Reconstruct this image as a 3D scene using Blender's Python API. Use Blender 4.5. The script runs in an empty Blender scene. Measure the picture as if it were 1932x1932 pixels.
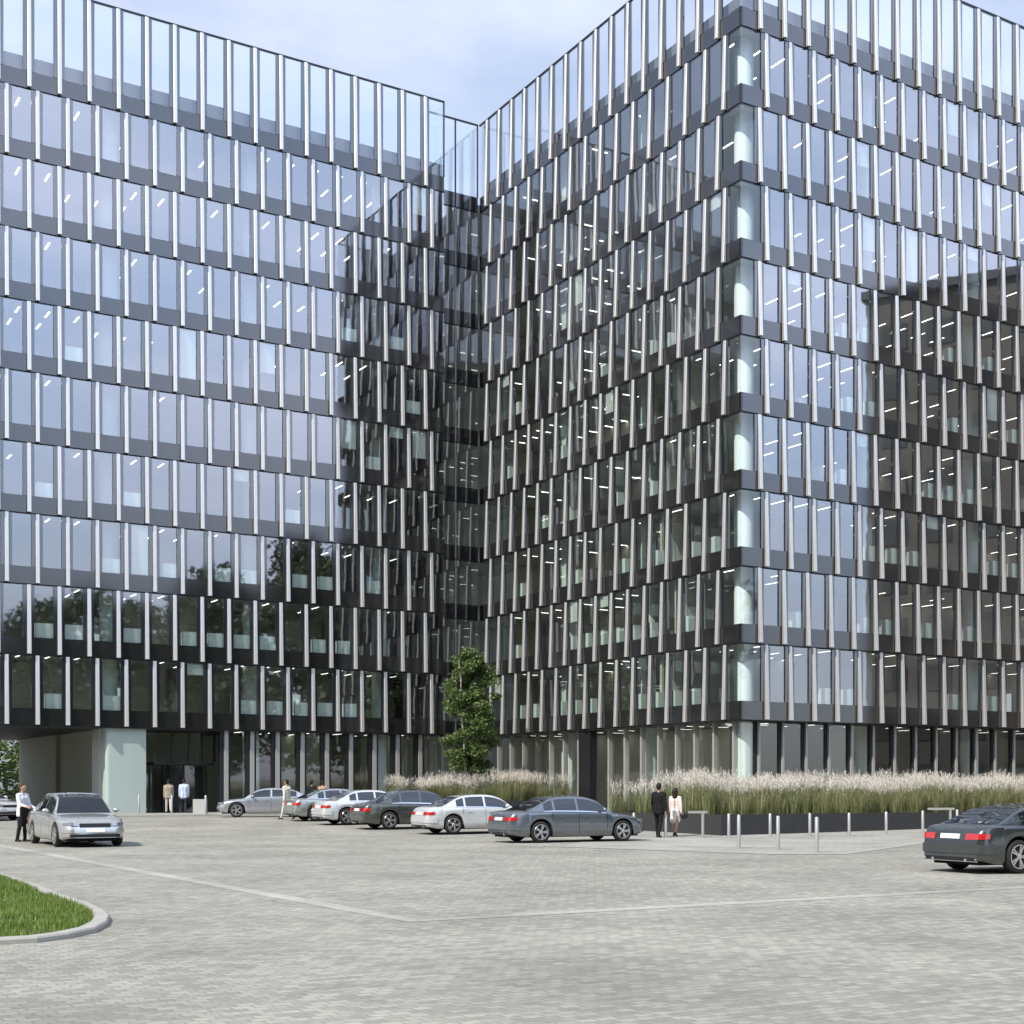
import bpy, bmesh, math, random
from mathutils import Vector, Matrix
from mathutils import noise as mnoise
R = math.radians
PI = math.pi
scene = bpy.context.scene
COL = scene.collection
rnd = random.Random(11)

# ------------------------------------------------------------------ camera model
FPX, UC, YH, EYE = 2620.0, 966.0, 1486.0, 1.70
D1 = Vector((0.8584, 0.5130, 0)).normalized()
D2 = Vector((-D1.y, D1.x, 0))
A1 = math.atan2(D1.y, D1.x)          # heading of D1
AM = math.atan2(-D2.y, -D2.x)        # heading of -D2 (courtyard front, read left to right)
C = Vector((10.55, 64.0, 0))
E1 = Vector((-4.0, 82.0, 0))
LI = 24.42
I0 = C + D2 * LI
ZB0, FH, NF = 4.85, 3.56, 9
ZROW = [ZB0 + FH * k for k in range(NF + 1)]
ZTOP = 42.2
SP = 0.86

def sstep(a, b, x):
    t = min(1, max(0, (x - a) / (b - a)))
    return t * t * (3 - 2 * t)
def gz(y): return 0.30 * sstep(45, 67, y)
def gp(u, y, dz=0.0):
    """a photo pixel on the ground -> the point where it stands"""
    Z = 40.0
    for _ in range(30):
        Z = 0.5 * Z + 0.5 * (EYE - gz(Z)) * FPX / (y - YH)
    return Vector(((u - UC) / FPX * Z, Z, gz(Z) + dz))

# ------------------------------------------------------------------ materials
def nmat(name):
    m = bpy.data.materials.new(name); m.use_nodes = True
    nt = m.node_tree; nt.nodes.clear()
    out = nt.nodes.new('ShaderNodeOutputMaterial')
    return m, nt, out
def N(nt, t, **kw):
    n = nt.nodes.new(t)
    for k, v in kw.items(): setattr(n, k, v)
    return n
def principled(name, col, rough=.5, metal=0., spec=.5, coat=0., var=0., vscale=3., bump=0., bscale=30., ior=1.45, stretch=None):
    m, nt, out = nmat(name)
    b = N(nt, 'ShaderNodeBsdfPrincipled')
    b.inputs['Base Color'].default_value = (*col, 1)
    b.inputs['Roughness'].default_value = rough
    b.inputs['Metallic'].default_value = metal
    b.inputs['Specular IOR Level'].default_value = spec
    b.inputs['IOR'].default_value = ior
    b.inputs['Coat Weight'].default_value = coat
    b.inputs['Coat Roughness'].default_value = .04
    nt.links.new(b.outputs[0], out.inputs[0])
    if var or bump:
        tc = N(nt, 'ShaderNodeTexCoord')
        mp = N(nt, 'ShaderNodeMapping')
        if stretch: mp.inputs['Scale'].default_value = stretch
        nt.links.new(tc.outputs['Object'], mp.inputs[0])
    if var:
        no = N(nt, 'ShaderNodeTexNoise'); no.inputs['Scale'].default_value = vscale; no.inputs['Detail'].default_value = 4
        nt.links.new(mp.outputs[0], no.inputs['Vector'])
        mx = N(nt, 'ShaderNodeMix', data_type='RGBA')
        mx.inputs[6].default_value = (*[c * (1 - var) for c in col], 1)
        mx.inputs[7].default_value = (*[min(1, c * (1 + var)) for c in col], 1)
        nt.links.new(no.outputs['Fac'], mx.inputs[0]); nt.links.new(mx.outputs[2], b.inputs['Base Color'])
    if bump:
        nb = N(nt, 'ShaderNodeTexNoise'); nb.inputs['Scale'].default_value = bscale; nb.inputs['Detail'].default_value = 3
        nt.links.new(mp.outputs[0], nb.inputs['Vector'])
        bp = N(nt, 'ShaderNodeBump'); bp.inputs['Strength'].default_value = bump; bp.inputs['Distance'].default_value = .02
        nt.links.new(nb.outputs['Fac'], bp.inputs['Height']); nt.links.new(bp.outputs[0], b.inputs['Normal'])
    return m

def glass(name, base, tint, refl=(1, 1, 1), wob=.06):
    m, nt, out = nmat(name)
    tr = N(nt, 'ShaderNodeBsdfTransparent'); tr.inputs[0].default_value = (*tint, 1)
    gl = N(nt, 'ShaderNodeBsdfGlossy'); gl.inputs['Color'].default_value = (*refl, 1); gl.inputs['Roughness'].default_value = .02
    lw = N(nt, 'ShaderNodeLayerWeight'); lw.inputs[0].default_value = .5; fr = N(nt, 'ShaderNodeMath', operation='POWER'); fr.inputs[1].default_value = 4.5
    nt.links.new(lw.outputs['Facing'], fr.inputs[0])
    mr = N(nt, 'ShaderNodeMapRange'); mr.inputs[1].default_value = 0; mr.inputs[2].default_value = 1
    mr.inputs[3].default_value = base; mr.inputs[4].default_value = 1
    mx = N(nt, 'ShaderNodeMixShader')
    tc = N(nt, 'ShaderNodeTexCoord'); no = N(nt, 'ShaderNodeTexNoise'); no.inputs['Scale'].default_value = .55; no.inputs['Detail'].default_value = 2
    geo = N(nt, 'ShaderNodeNewGeometry')
    bp = N(nt, 'ShaderNodeBump'); bp.inputs['Strength'].default_value = wob; bp.inputs['Distance'].default_value = .05
    nt.links.new(geo.outputs['Position'], no.inputs['Vector'])
    nt.links.new(no.outputs['Fac'], bp.inputs['Height']); nt.links.new(bp.outputs[0], gl.inputs['Normal'])
    nt.links.new(fr.outputs[0], mr.inputs[0]); nt.links.new(mr.outputs[0], mx.inputs[0])
    nt.links.new(tr.outputs[0], mx.inputs[1]); nt.links.new(gl.outputs[0], mx.inputs[2]); nt.links.new(mx.outputs[0], out.inputs[0])
    return m

def emit(name, col, s):
    m, nt, out = nmat(name)
    e = N(nt, 'ShaderNodeEmission'); e.inputs[0].default_value = (*col, 1); e.inputs[1].default_value = s
    nt.links.new(e.outputs[0], out.inputs[0])
    return m

def leafmat(name, c1, c2, scale=1.2, trans=.35):
    m, nt, out = nmat(name)
    geo = N(nt, 'ShaderNodeNewGeometry')
    no = N(nt, 'ShaderNodeTexNoise'); no.inputs['Scale'].default_value = scale; no.inputs['Detail'].default_value = 5
    nt.links.new(geo.outputs['Position'], no.inputs['Vector'])
    ad = N(nt, 'ShaderNodeMath', operation='MULTIPLY_ADD'); ad.inputs[1].default_value = .7; 
    nt.links.new(geo.outputs['Random Per Island'], ad.inputs[0]); 
    sb = N(nt, 'ShaderNodeMath', operation='SUBTRACT'); sb.inputs[1].default_value = .35
    nt.links.new(no.outputs['Fac'], sb.inputs[0]); nt.links.new(sb.outputs[0], ad.inputs[2])
    mx = N(nt, 'ShaderNodeMix', data_type='RGBA'); mx.inputs[6].default_value = (*c1, 1); mx.inputs[7].default_value = (*c2, 1)
    nt.links.new(ad.outputs[0], mx.inputs[0])
    d = N(nt, 'ShaderNodeBsdfPrincipled'); d.inputs['Roughness'].default_value = .5
    t = N(nt, 'ShaderNodeBsdfTranslucent')
    ms = N(nt, 'ShaderNodeMixShader'); ms.inputs[0].default_value = trans
    nt.links.new(mx.outputs[2], d.inputs['Base Color']); nt.links.new(mx.outputs[2], t.inputs[0])
    nt.links.new(d.outputs[0], ms.inputs[1]); nt.links.new(t.outputs[0], ms.inputs[2]); nt.links.new(ms.outputs[0], out.inputs[0])
    return m

def pavermat(name, c1, c2, c3, rot, bw=.22, bh=.15):
    m, nt, out = nmat(name)
    tc = N(nt, 'ShaderNodeTexCoord'); mp = N(nt, 'ShaderNodeMapping'); mp.inputs['Rotation'].default_value = (0, 0, -rot)
    nt.links.new(tc.outputs['Object'], mp.inputs[0])
    # slightly irregular joints
    nz = N(nt, 'ShaderNodeTexNoise'); nz.inputs['Scale'].default_value = 2.3; nz.inputs['Detail'].default_value = 3
    nt.links.new(mp.outputs[0], nz.inputs['Vector'])
    vs = N(nt, 'ShaderNodeVectorMath', operation='MULTIPLY_ADD'); vs.inputs[1].default_value = (.05, .05, 0)
    nt.links.new(nz.outputs['Color'], vs.inputs[0]); nt.links.new(mp.outputs[0], vs.inputs[2])
    br = N(nt, 'ShaderNodeTexBrick'); br.inputs['Scale'].default_value = 1
    br.inputs['Brick Width'].default_value = bw; br.inputs['Row Height'].default_value = bh
    br.inputs['Mortar Size'].default_value = .009; br.inputs['Mortar Smooth'].default_value = .4; br.inputs['Bias'].default_value = -.1
    br.inputs['Color1'].default_value = (*c1, 1); br.inputs['Color2'].default_value = (*c2, 1); br.inputs['Mortar'].default_value = (*c3, 1)
    nt.links.new(vs.outputs[0], br.inputs['Vector'])
    n2 = N(nt, 'ShaderNodeTexNoise'); n2.inputs['Scale'].default_value = .35; n2.inputs['Detail'].default_value = 5
    nt.links.new(mp.outputs[0], n2.inputs['Vector'])
    n3 = N(nt, 'ShaderNodeTexNoise'); n3.inputs['Scale'].default_value = 14; n3.inputs['Detail'].default_value = 6
    nt.links.new(mp.outputs[0], n3.inputs['Vector'])
    r2 = N(nt, 'ShaderNodeMapRange'); r2.inputs[1].default_value = .3; r2.inputs[2].default_value = .7; r2.inputs[3].default_value = .78; r2.inputs[4].default_value = 1.13
    nt.links.new(n2.outputs['Fac'], r2.inputs[0])
    r3 = N(nt, 'ShaderNodeMapRange'); r3.inputs[1].default_value = .3; r3.inputs[2].default_value = .7; r3.inputs[3].default_value = .88; r3.inputs[4].default_value = 1.12
    nt.links.new(n3.outputs['Fac'], r3.inputs[0])
    n4 = N(nt, 'ShaderNodeTexNoise'); n4.inputs['Scale'].default_value = .8; n4.inputs['Detail'].default_value = 7; n4.inputs['Distortion'].default_value = 1.2
    nt.links.new(tc.outputs['Object'], n4.inputs['Vector'])
    r4 = N(nt, 'ShaderNodeMapRange'); r4.inputs[1].default_value = .60; r4.inputs[2].default_value = .72; r4.inputs[3].default_value = 1; r4.inputs[4].default_value = .84
    nt.links.new(n4.outputs['Fac'], r4.inputs[0])
    m4 = N(nt, 'ShaderNodeMath', operation='MULTIPLY'); nt.links.new(r3.outputs[0], m4.inputs[0]); nt.links.new(r4.outputs[0], m4.inputs[1]); r3 = m4
    mu = N(nt, 'ShaderNodeMath', operation='MULTIPLY'); nt.links.new(r2.outputs[0], mu.inputs[0]); nt.links.new(r3.outputs[0], mu.inputs[1])
    vm = N(nt, 'ShaderNodeVectorMath', operation='SCALE'); nt.links.new(br.outputs['Color'], vm.inputs[0]); nt.links.new(mu.outputs[0], vm.inputs['Scale'])
    b = N(nt, 'ShaderNodeBsdfPrincipled'); b.inputs['Roughness'].default_value = .8; b.inputs['Specular IOR Level'].default_value = .3
    nt.links.new(vm.outputs[0], b.inputs['Base Color'])
    bp = N(nt, 'ShaderNodeBump'); bp.inputs['Strength'].default_value = .5; bp.inputs['Distance'].default_value = .012; bp.invert = True
    nt.links.new(br.outputs['Fac'], bp.inputs['Height']); nt.links.new(bp.outputs[0], b.inputs['Normal'])
    nt.links.new(b.outputs[0], out.inputs[0])
    return m

def paint(name, col, metal=.7, rough=.27):
    m, nt, out = nmat(name)
    b = N(nt, 'ShaderNodeBsdfPrincipled')
    b.inputs['Base Color'].default_value = (*col, 1); b.inputs['Metallic'].default_value = metal
    b.inputs['Roughness'].default_value = rough; b.inputs['Coat Weight'].default_value = 1; b.inputs['Coat Roughness'].default_value = .03
    tc = N(nt, 'ShaderNodeTexCoord'); sx = N(nt, 'ShaderNodeSeparateXYZ'); nt.links.new(tc.outputs['Object'], sx.inputs[0])
    no = N(nt, 'ShaderNodeTexNoise'); no.inputs['Scale'].default_value = 4; nt.links.new(tc.outputs['Object'], no.inputs['Vector'])
    # road dust low on the sills
    ad = N(nt, 'ShaderNodeMath', operation='MULTIPLY_ADD'); ad.inputs[1].default_value = .35
    nt.links.new(no.outputs['Fac'], ad.inputs[0]); nt.links.new(sx.outputs['Z'], ad.inputs[2])
    mr = N(nt, 'ShaderNodeMapRange'); mr.inputs[1].default_value = .36; mr.inputs[2].default_value = .62; mr.inputs[3].default_value = .4; mr.inputs[4].default_value = 0
    nt.links.new(ad.outputs[0], mr.inputs[0])
    mx = N(nt, 'ShaderNodeMix', data_type='RGBA'); mx.inputs[6].default_value = (*col, 1); mx.inputs[7].default_value = (.2, .19, .17, 1)
    nt.links.new(mr.outputs[0], mx.inputs[0]); nt.links.new(mx.outputs[2], b.inputs['Base Color'])
    nt.links.new(b.outputs[0], out.inputs[0])
    return m

M = {}
M['glass'] = glass('office_glass', .285, (.89, .965, .93), (.96, .96, 1.0))
M['corner'] = glass('corner_glass', .10, (.92, .97, .97), (.92, .97, 1.0))
M['screen'] = glass('screen_glass', .16, (.90, .93, .95))
M['shop'] = glass('lobby_glass', .13, (.90, .95, .92))
M['vent'] = principled('dark_vent_glass', (.018, .024, .03), .06, spec=1.0, ior=1.75)
M['spandrel'] = principled('slate_spandrel', (.016, .016, .017), .08, spec=.5, ior=1.95, bump=.02, bscale=1.5)
M['fin'] = principled('champagne_fin', (.66, .64, .61), .33, metal=.55, var=.08, vscale=1.1)
M['dark'] = principled('dark_metal', (.03, .032, .034), .4, metal=.5)
M['seam'] = principled('black_gap', (.012, .013, .014), .6)
M['mullion'] = principled('pale_mullion', (.42, .41, .39), .4, metal=.3)
M['ceil'] = principled('ceiling_board', (.55, .55, .53), .8, var=.08, vscale=.8)
M['floor'] = principled('office_carpet', (.36, .35, .32), .9, var=.2)
M['core'] = principled('core_wall', (.60, .585, .53), .8, var=.35, vscale=.35)
M['column'] = principled('pale_column', (.74, .79, .76), .6, var=.05)
M['lamp'] = emit('ceiling_lamp', (1, .96, .88), 3.0)
M['parapet'] = principled('roof_parapet', (.16, .165, .19), .6, var=.12)
M['soffit'] = principled('soffit_panel', (.05, .05, .048), .45, var=.1)
M['frost'] = principled('frosted_glass', (.40, .47, .43), .25, var=.05, vscale=.6, stretch=(6, 6, .4))
M['olive'] = principled('olive_wall', (.44, .44, .33), .6, var=.06, vscale=.5)
M['lobby'] = principled('lobby_wall', (.36, .40, .31), .7, var=.35, vscale=.3)
M['conc'] = principled('pale_concrete', (.42, .41, .38), .8, var=.12, vscale=2, bump=.1)
M['charcoal'] = principled('charcoal_planter', (.035, .036, .038), .55, var=.2, vscale=1.5, bump=.05)
M['soil'] = principled('soil', (.045, .036, .025), .95, var=.4, vscale=5)
M['steel'] = principled('brushed_steel', (.48, .48, .46), .38, metal=.6, var=.06, vscale=8)
M['paving'] = pavermat('cobble_paving', (.345, .335, .287), (.226, .219, .188), (.236, .230, .199), A1, .17, .125)
M['paving2'] = pavermat('smooth_paving', (.365, .355, .318), (.315, .306, .272), (.25, .245, .22), A1, .4, .2)
M['band'] = pavermat('pale_stone_band', (.385, .378, .335), (.33, .323, .285), (.28, .275, .25), A1, .45, .45)
M['kerb'] = principled('kerb_stone', (.35, .345, .305), .8, var=.15, vscale=4, bump=.1)
M['far'] = principled('far_ground', (.09, .095, .06), .9, var=.4, vscale=.05)
M['turf'] = principled('turf_soil', (.06, .085, .02), .9, var=.5, vscale=2.5)
M['lawn'] = leafmat('lawn_blades', (.085, .145, .016), (.27, .36, .08), 1.6, .4)
M['reed'] = leafmat('reed_blades', (.10, .125, .045), (.40, .40, .20), .8, .35)
M['plume'] = leafmat('feather_plumes', (.74, .66, .55), (.96, .93, .86), 1.5, .45)
M['leaf'] = leafmat('tree_leaves', (.045, .085, .026), (.23, .31, .105), 1.1, .3)
M['leafdark'] = leafmat('dark_leaves', (.04, .058, .026), (.14, .17, .075), .25, .2)
M['bark'] = principled('birch_bark', (.34, .32, .27), .85, var=.45, vscale=6, bump=.3, stretch=(1, 1, .3))
M['barkd'] = principled('brown_bark', (.07, .055, .04), .9, var=.4, vscale=6, bump=.3)
M['brick'] = principled('brown_brick', (.22, .205, .19), .8, var=.3, vscale=.4)
M['pane'] = principled('neighbour_pane', (.12, .12, .12), .2, spec=.8)
M['tyre'] = principled('tyre_rubber', (.016, .016, .016), .8)
M['well'] = principled('wheel_well', (.006, .006, .006), .9)
M['rim'] = principled('alloy_rim', (.58, .58, .58), .28, metal=.85)
M['carglass'] = principled('car_glass', (.010, .013, .015), .02, spec=.5, ior=1.75)
M['red'] = principled('red_lens', (.45, .012, .010), .12, spec=.8, coat=1)
M['clear'] = principled('clear_lens', (.30, .32, .34), .06, metal=.5, coat=1)
M['trim'] = principled('black_trim', (.012, .012, .013), .45)
M['plate'] = principled('plate_white', (.85, .85, .83), .5)
M['chrome'] = principled('chrome', (.75, .75, .75), .12, metal=1)
M['skin'] = principled('skin', (.42, .25, .18), .55, var=.05)

# ------------------------------------------------------------------ mesh builder
class MB:
    def __init__(s): s.v = []; s.f = []
    def quad(s, a, b, c, d):
        n = len(s.v); s.v += [Vector(a), Vector(b), Vector(c), Vector(d)]; s.f.append((n, n + 1, n + 2, n + 3))
    def tri(s, a, b, c):
        n = len(s.v); s.v += [Vector(a), Vector(b), Vector(c)]; s.f.append((n, n + 1, n + 2))
    def hexa(s, p):       # 8 corners: bottom 4 (ccw from above) then top 4
        n = len(s.v); s.v += [Vector(q) for q in p]
        for f in ((3, 2, 1, 0), (4, 5, 6, 7), (0, 1, 5, 4), (1, 2, 6, 5), (2, 3, 7, 6), (3, 0, 4, 7)):
            s.f.append(tuple(n + i for i in f))
    def box(s, x0, x1, y0, y1, z0, z1, fr=None):
        p = [(x0, y0, z0), (x1, y0, z0), (x1, y1, z0), (x0, y1, z0), (x0, y0, z1), (x1, y0, z1), (x1, y1, z1), (x0, y1, z1)]
        if fr: p = [fr(*q) for q in p]
        s.hexa(p)
    def lathe(s, prof, n=16, mat=None, cap=True):      # prof: (r,z)
        b = len(s.v)
        for r, z in prof:
            for i in range(n):
                a = 2 * PI * i / n
                q = Vector((r * math.cos(a), r * math.sin(a), z))
                s.v.append(mat @ q if mat else q)
        for j in range(len(prof) - 1):
            for i in range(n):
                s.f.append((b + j * n + i, b + j * n + (i + 1) % n, b + (j + 1) * n + (i + 1) % n, b + (j + 1) * n + i))
        if cap:
            s.f.append(tuple(b + i for i in reversed(range(n))))
            e = b + (len(prof) - 1) * n
            s.f.append(tuple(e + i for i in range(n)))
    def cone(s, p0, p1, r0, r1, n=12, round_=True, flat=1.0):
        """closed round cone between two joints"""
        p0, p1 = Vector(p0), Vector(p1); ax = p1 - p0; L = ax.length
        q = Vector((0, 0, 1)).rotation_difference(ax.normalized()) if L > 1e-6 else Matrix.Identity(3).to_quaternion()
        mt = Matrix.Translation(p0) @ q.to_matrix().to_4x4()
        prof = []
        if round_:
            for a in (-85, -60, -35, -12): prof.append((r0 * math.cos(R(a)), r0 * math.sin(R(a))))
            for a in (12, 35, 60, 85): prof.append((r1 * math.cos(R(a)), L + r1 * math.sin(R(a))))
        else: prof = [(r0, 0), (r1, L)]
        s.lathe(prof, n, mt)
    def ell(s, c, rx, ry, rz, n=16, m=10, rot=None):
        mt = Matrix.Translation(Vector(c)) @ (rot.to_4x4() if rot else Matrix.Identity(4)) @ Matrix.Diagonal((rx, ry, rz, 1))
        s.lathe([(math.cos(R(a)), math.sin(R(a))) for a in [-88 + 176 * i / m for i in range(m + 1)]], n, mt)
    def grid(s, rows):
        b = len(s.v); n = len(rows[0])
        for r in rows: s.v += [Vector(q) for q in r]
        for j in range(len(rows) - 1):
            for i in range(n - 1):
                s.f.append((b + j * n + i, b + j * n + i + 1, b + (j + 1) * n + i + 1, b + (j + 1) * n + i))
    def mesh(s, name, off=None):
        me = bpy.data.meshes.new(name)
        vs = [(v - off) if off else v for v in s.v]
        me.from_pydata([tuple(v) for v in vs], [], s.f); me.update()
        return me
    def build(s, name, mat, parent=None, local=False, smooth=None, fix=False):
        off = None
        if parent and not local: off = parent.matrix_basis.translation if parent.parent is None else None
        me = s.mesh(name, off)
        if fix:
            bm = bmesh.new(); bm.from_mesh(me); bmesh.ops.remove_doubles(bm, verts=bm.verts, dist=1e-4)
            bmesh.ops.recalc_face_normals(bm, faces=bm.faces); bm.to_mesh(me); bm.free()
        return link(name, me, mat, parent, smooth)
def link(name, me, mat, parent=None, smooth=None):
    if mat is not None and len(me.materials) == 0: me.materials.append(M[mat] if isinstance(mat, str) else mat)
    o = bpy.data.objects.new(name, me); COL.objects.link(o)
    if parent: o.parent = parent
    if smooth is not None:
        me.polygons.foreach_set('use_smooth', [True] * len(me.polygons))
        if smooth < 180: me.set_sharp_from_angle(angle=R(smooth))
    return o
def tag(o, label, cat, group=None, kind=None):
    o['label'] = label; o['category'] = cat
    if group: o['group'] = group
    if kind: o['kind'] = kind
    return o
def thing(name, label, cat, loc=(0, 0, 0), rz=0, group=None):
    o = bpy.data.objects.new(name, None); COL.objects.link(o)
    o.empty_display_size = .3
    o.location = loc; o.rotation_euler = (0, 0, rz)
    return tag(o, label, cat, group)
def kids(o): return [c for c in bpy.data.objects if c.parent == o]
def copy_tree(o, loc, rz=None, label=None):
    def rec(q, par):
        c = q.copy(); COL.objects.link(c)
        if par: c.parent = par
        for ch in q.children: rec(ch, c)
        return c
    c = rec(o, None); c.location = loc
    if rz is not None: c.rotation_euler = (0, 0, rz)
    if label: c['label'] = label
    return c

# ------------------------------------------------------------------ facade frames
def frame(O, ang):
    t = Vector((math.cos(ang), math.sin(ang), 0)); n = Vector((-t.y, t.x, 0))
    return lambda x, y, z: O + t * x + n * y + Vector((0, 0, z))
def project(p):
    return UC + FPX * p.x / p.y, YH - FPX * (p.z - EYE) / p.y
def apparent(fr, t, z, w, h):
    u, v = project(fr(t, 0, z)); u2, v2 = project(fr(t + w, 0, z + h))
    if max(u, u2) < 0 or min(u, u2) > 1932 or fr(t, 0, z).y < 5: return 0
    if v2 > 1932 or v < 0: return 0
    return abs(u2 - u) * abs(v - v2)

FINW = .20
def fin_mb(h):
    b = MB(); w = FINW / 2; dt, db = .07, .19       # deeper at the foot
    e = .025
    def ring(z, d): return [(-w, -.03, z), (-w, -d + e, z), (-w + e, -d, z), (w - e, -d, z), (w, -d + e, z), (w, -.03, z)]
    r0, r1 = ring(.03, db), ring(h - .05, dt)
    n = 6; b.v += [Vector(q) for q in r0 + r1]
    for i in range(n - 1): b.f.append((i, n + i, n + i + 1, i + 1))
    b.f.append(tuple(range(n))); b.f.append(tuple(reversed(range(n, 2 * n))))
    return b
def addmb(dst, src, fr):
    n = len(dst.v); dst.v += [fr(*v) for v in src.v]; dst.f += [tuple(n + i for i in f) for f in src.f]

STOREY, TOPH = FH, ZTOP - ZROW[NF]
fin_me = {False: fin_mb(STOREY).mesh('fin'), True: fin_mb(TOPH).mesh('fin')}
def strip_mb(h, z0):
    b = MB(); b.box(-.30, .26, -.026, .05, z0, h - .07); return b
strip_me = {False: strip_mb(STOREY, SP).mesh('vent_panel'), True: strip_mb(TOPH, SP).mesh('vent_panel')}
for m_ in fin_me.values(): m_.materials.append(M['fin'])
for m_ in strip_me.values(): m_.materials.append(M['vent'])

def clad(root, facades, budget=100):
    """facades: list of (origin, angle, length, {parity: fin positions}, corner ends)"""
    fins, wins = [], []
    for fi, (O, ang, L, pos, hasfin) in enumerate(facades):
        fr = frame(O, ang)
        for k in range(NF + 1):
            z = ZROW[k]; top = k == NF; h = TOPH if top else FH
            ts = [t for t in pos[k % 2] if .3 < t < L - .25]
            # spandrel and shadow gap
            b = MB(); b.box(0, L, 0, .12, z, z + SP, fr); b.build('spandrel', 'spandrel', root)
            b = MB(); b.box(0 if fi else 0, L, .03, .12, z - .07, z, fr); b.build('shadow_gap', 'seam', root)
            edges = [0.0] + ts + [L]
            if hasfin:
                for t in ts: fins.append((apparent(fr, t - .2, z, .4, h), fr, ang, t, z, top))
            for i in range(len(edges) - 1):
                a = edges[i] + (.26 if (i > 0 and hasfin) else 0); e = edges[i + 1] - (.30 if (i < len(edges) - 2 and hasfin) else 0)
                if not hasfin:
                    a += .03 if i else 0; e -= .03 if i < len(edges) - 2 else 0
                cor = not top and ((fi == 1 and i == 0) or (fi == 0 and len(facades) > 1 and i == len(edges) - 2))
                wins.append((1e9 if cor else apparent(fr, a, z + SP, e - a, h - SP), fr, a, e, z + SP, z + h - .07, 'screen' if top else ('corner' if cor else 'glass')))
        b = MB(); b.box(0, L, -.05, .05, ZTOP - .06, ZTOP + .02, fr); b.build('top_rail', 'dark', root)
    fins.sort(key=lambda q: -q[0]); wins.sort(key=lambda q: -q[0])
    off = root.location
    rf, rs = MB(), MB()
    for i, (a, fr, ang, t, z, top) in enumerate(fins):
        if i < budget and a > 0:
            o = bpy.data.objects.new('fin', fin_me[top]); COL.objects.link(o); o.parent = root
            o.location = fr(t, 0, z) - off; o.rotation_euler = (0, 0, ang)
            s = bpy.data.objects.new('vent_panel', strip_me[top]); COL.objects.link(s); s.parent = o
        else:
            f2 = lambda x, y, zz, fr=fr, t=t, z=z: fr(t + x, y, z + zz)
            addmb(rf, fin_mb(TOPH if top else FH), f2); addmb(rs, strip_mb(TOPH if top else FH, SP), f2)
    if rf.v:
        rf.build('fin', 'fin', root)['kind'] = 'stuff'; rs.build('vent_panel', 'vent', root)['kind'] = 'stuff'
    rg, rt = MB(), MB()
    for i, (ar, fr, a, e, z0, z1, top) in enumerate(wins):
        g = MB() if (i < budget and ar > 0) else (rt if top == 'screen' else rg)
        g.quad(fr(a, .03, z0), fr(e, .03, z0), fr(e, .03, z1), fr(a, .03, z1))
        if g is not rg and g is not rt: g.build('window', top, root)
    if rg.v: rg.build('window', 'glass', root)['kind'] = 'stuff'
    if rt.v: rt.build('screen_pane', 'screen', root)['kind'] = 'stuff'

MOD = 1.487
LL = 47.0                                     # left wing front
OL = E1 - D1 * LL
posL = {1: [LL - (1.27 + 1.492 * i) for i in range(32)][::-1], 0: [LL - (.86 + 1.492 * i) for i in range(32)][::-1]}
posR = {1: [1.10 + 1.483 * i for i in range(28)], 0: [1.50 + 1.483 * i for i in range(28)]}
posM = {1: [LI - (1.60 + 1.46 * i) for i in range(17)][::-1], 0: [LI - (1.12 + 1.46 * i) for i in range(17)][::-1]}
LR = 40.0
FL, FR, FM = frame(OL, A1), frame(C, A1), frame(I0, AM)
LK = 3.6                                      # recessed link
OK_ = I0 - D1 * LK
FK = frame(OK_, A1)
GZ = .30

def interior(root, fr, x0, x1, y0, y1, core, lampstep, seed, cols, z_from=0, skip=None):
    """floors, ceilings, core, lamps and columns behind one front"""
    rr = random.Random(seed)
    lamps = MB(); cl = MB()
    for k in range(z_from, NF + 1):
        z = ZROW[k]
        b = MB(); b.box(x0, x1, y0, y1, z + .04, z + .42, fr); b.build('ceiling', 'ceil', root)
        b = MB(); b.box(x0, x1, y0, y1, z + .424, z + .50, fr); b.build('office_floor', 'floor', root)
        if k > 0 or True:
            zc = z + .03
            x = x0 + .7
            while x < x1 - .5:
                for y in (1.3, 3.4, 5.5):
                    if rr.random() < .42 and y < y1 - 1 and y + 1 < core:
                        lamps.quad(fr(x, y, zc), fr(x, y + 1.0, zc), fr(x + .09, y + 1.0, zc), fr(x + .09, y, zc))
                x += lampstep
    lamps.build('ceiling_lights', 'lamp', root)['kind'] = 'stuff'
    for (cx, cy) in cols:
        cl = MB(); cl.lathe([(.46, GZ), (.46, ZROW[NF])], 24, Matrix.Translation(fr(cx, cy, 0)), cap=False); cl.build('column', 'column', root, smooth=40)
    b = MB()
    for k in range(NF):
        x = x0 + .3
        while x < x1 - 1:            # broken core wall: partitions and openings
            w = rr.uniform(2.0, 5.5); w = min(w, x1 - x - .3)
            dy = rr.choice((0, 0, .9, -1.2))
            b.box(x, x + w, core + dy, core + dy + .15, ZROW[k] + .5, ZROW[k + 1] + .04, fr)
            x += w + rr.choice((.02, .02, 1.2))
    b.build('partition_walls', 'core', root)

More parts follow.
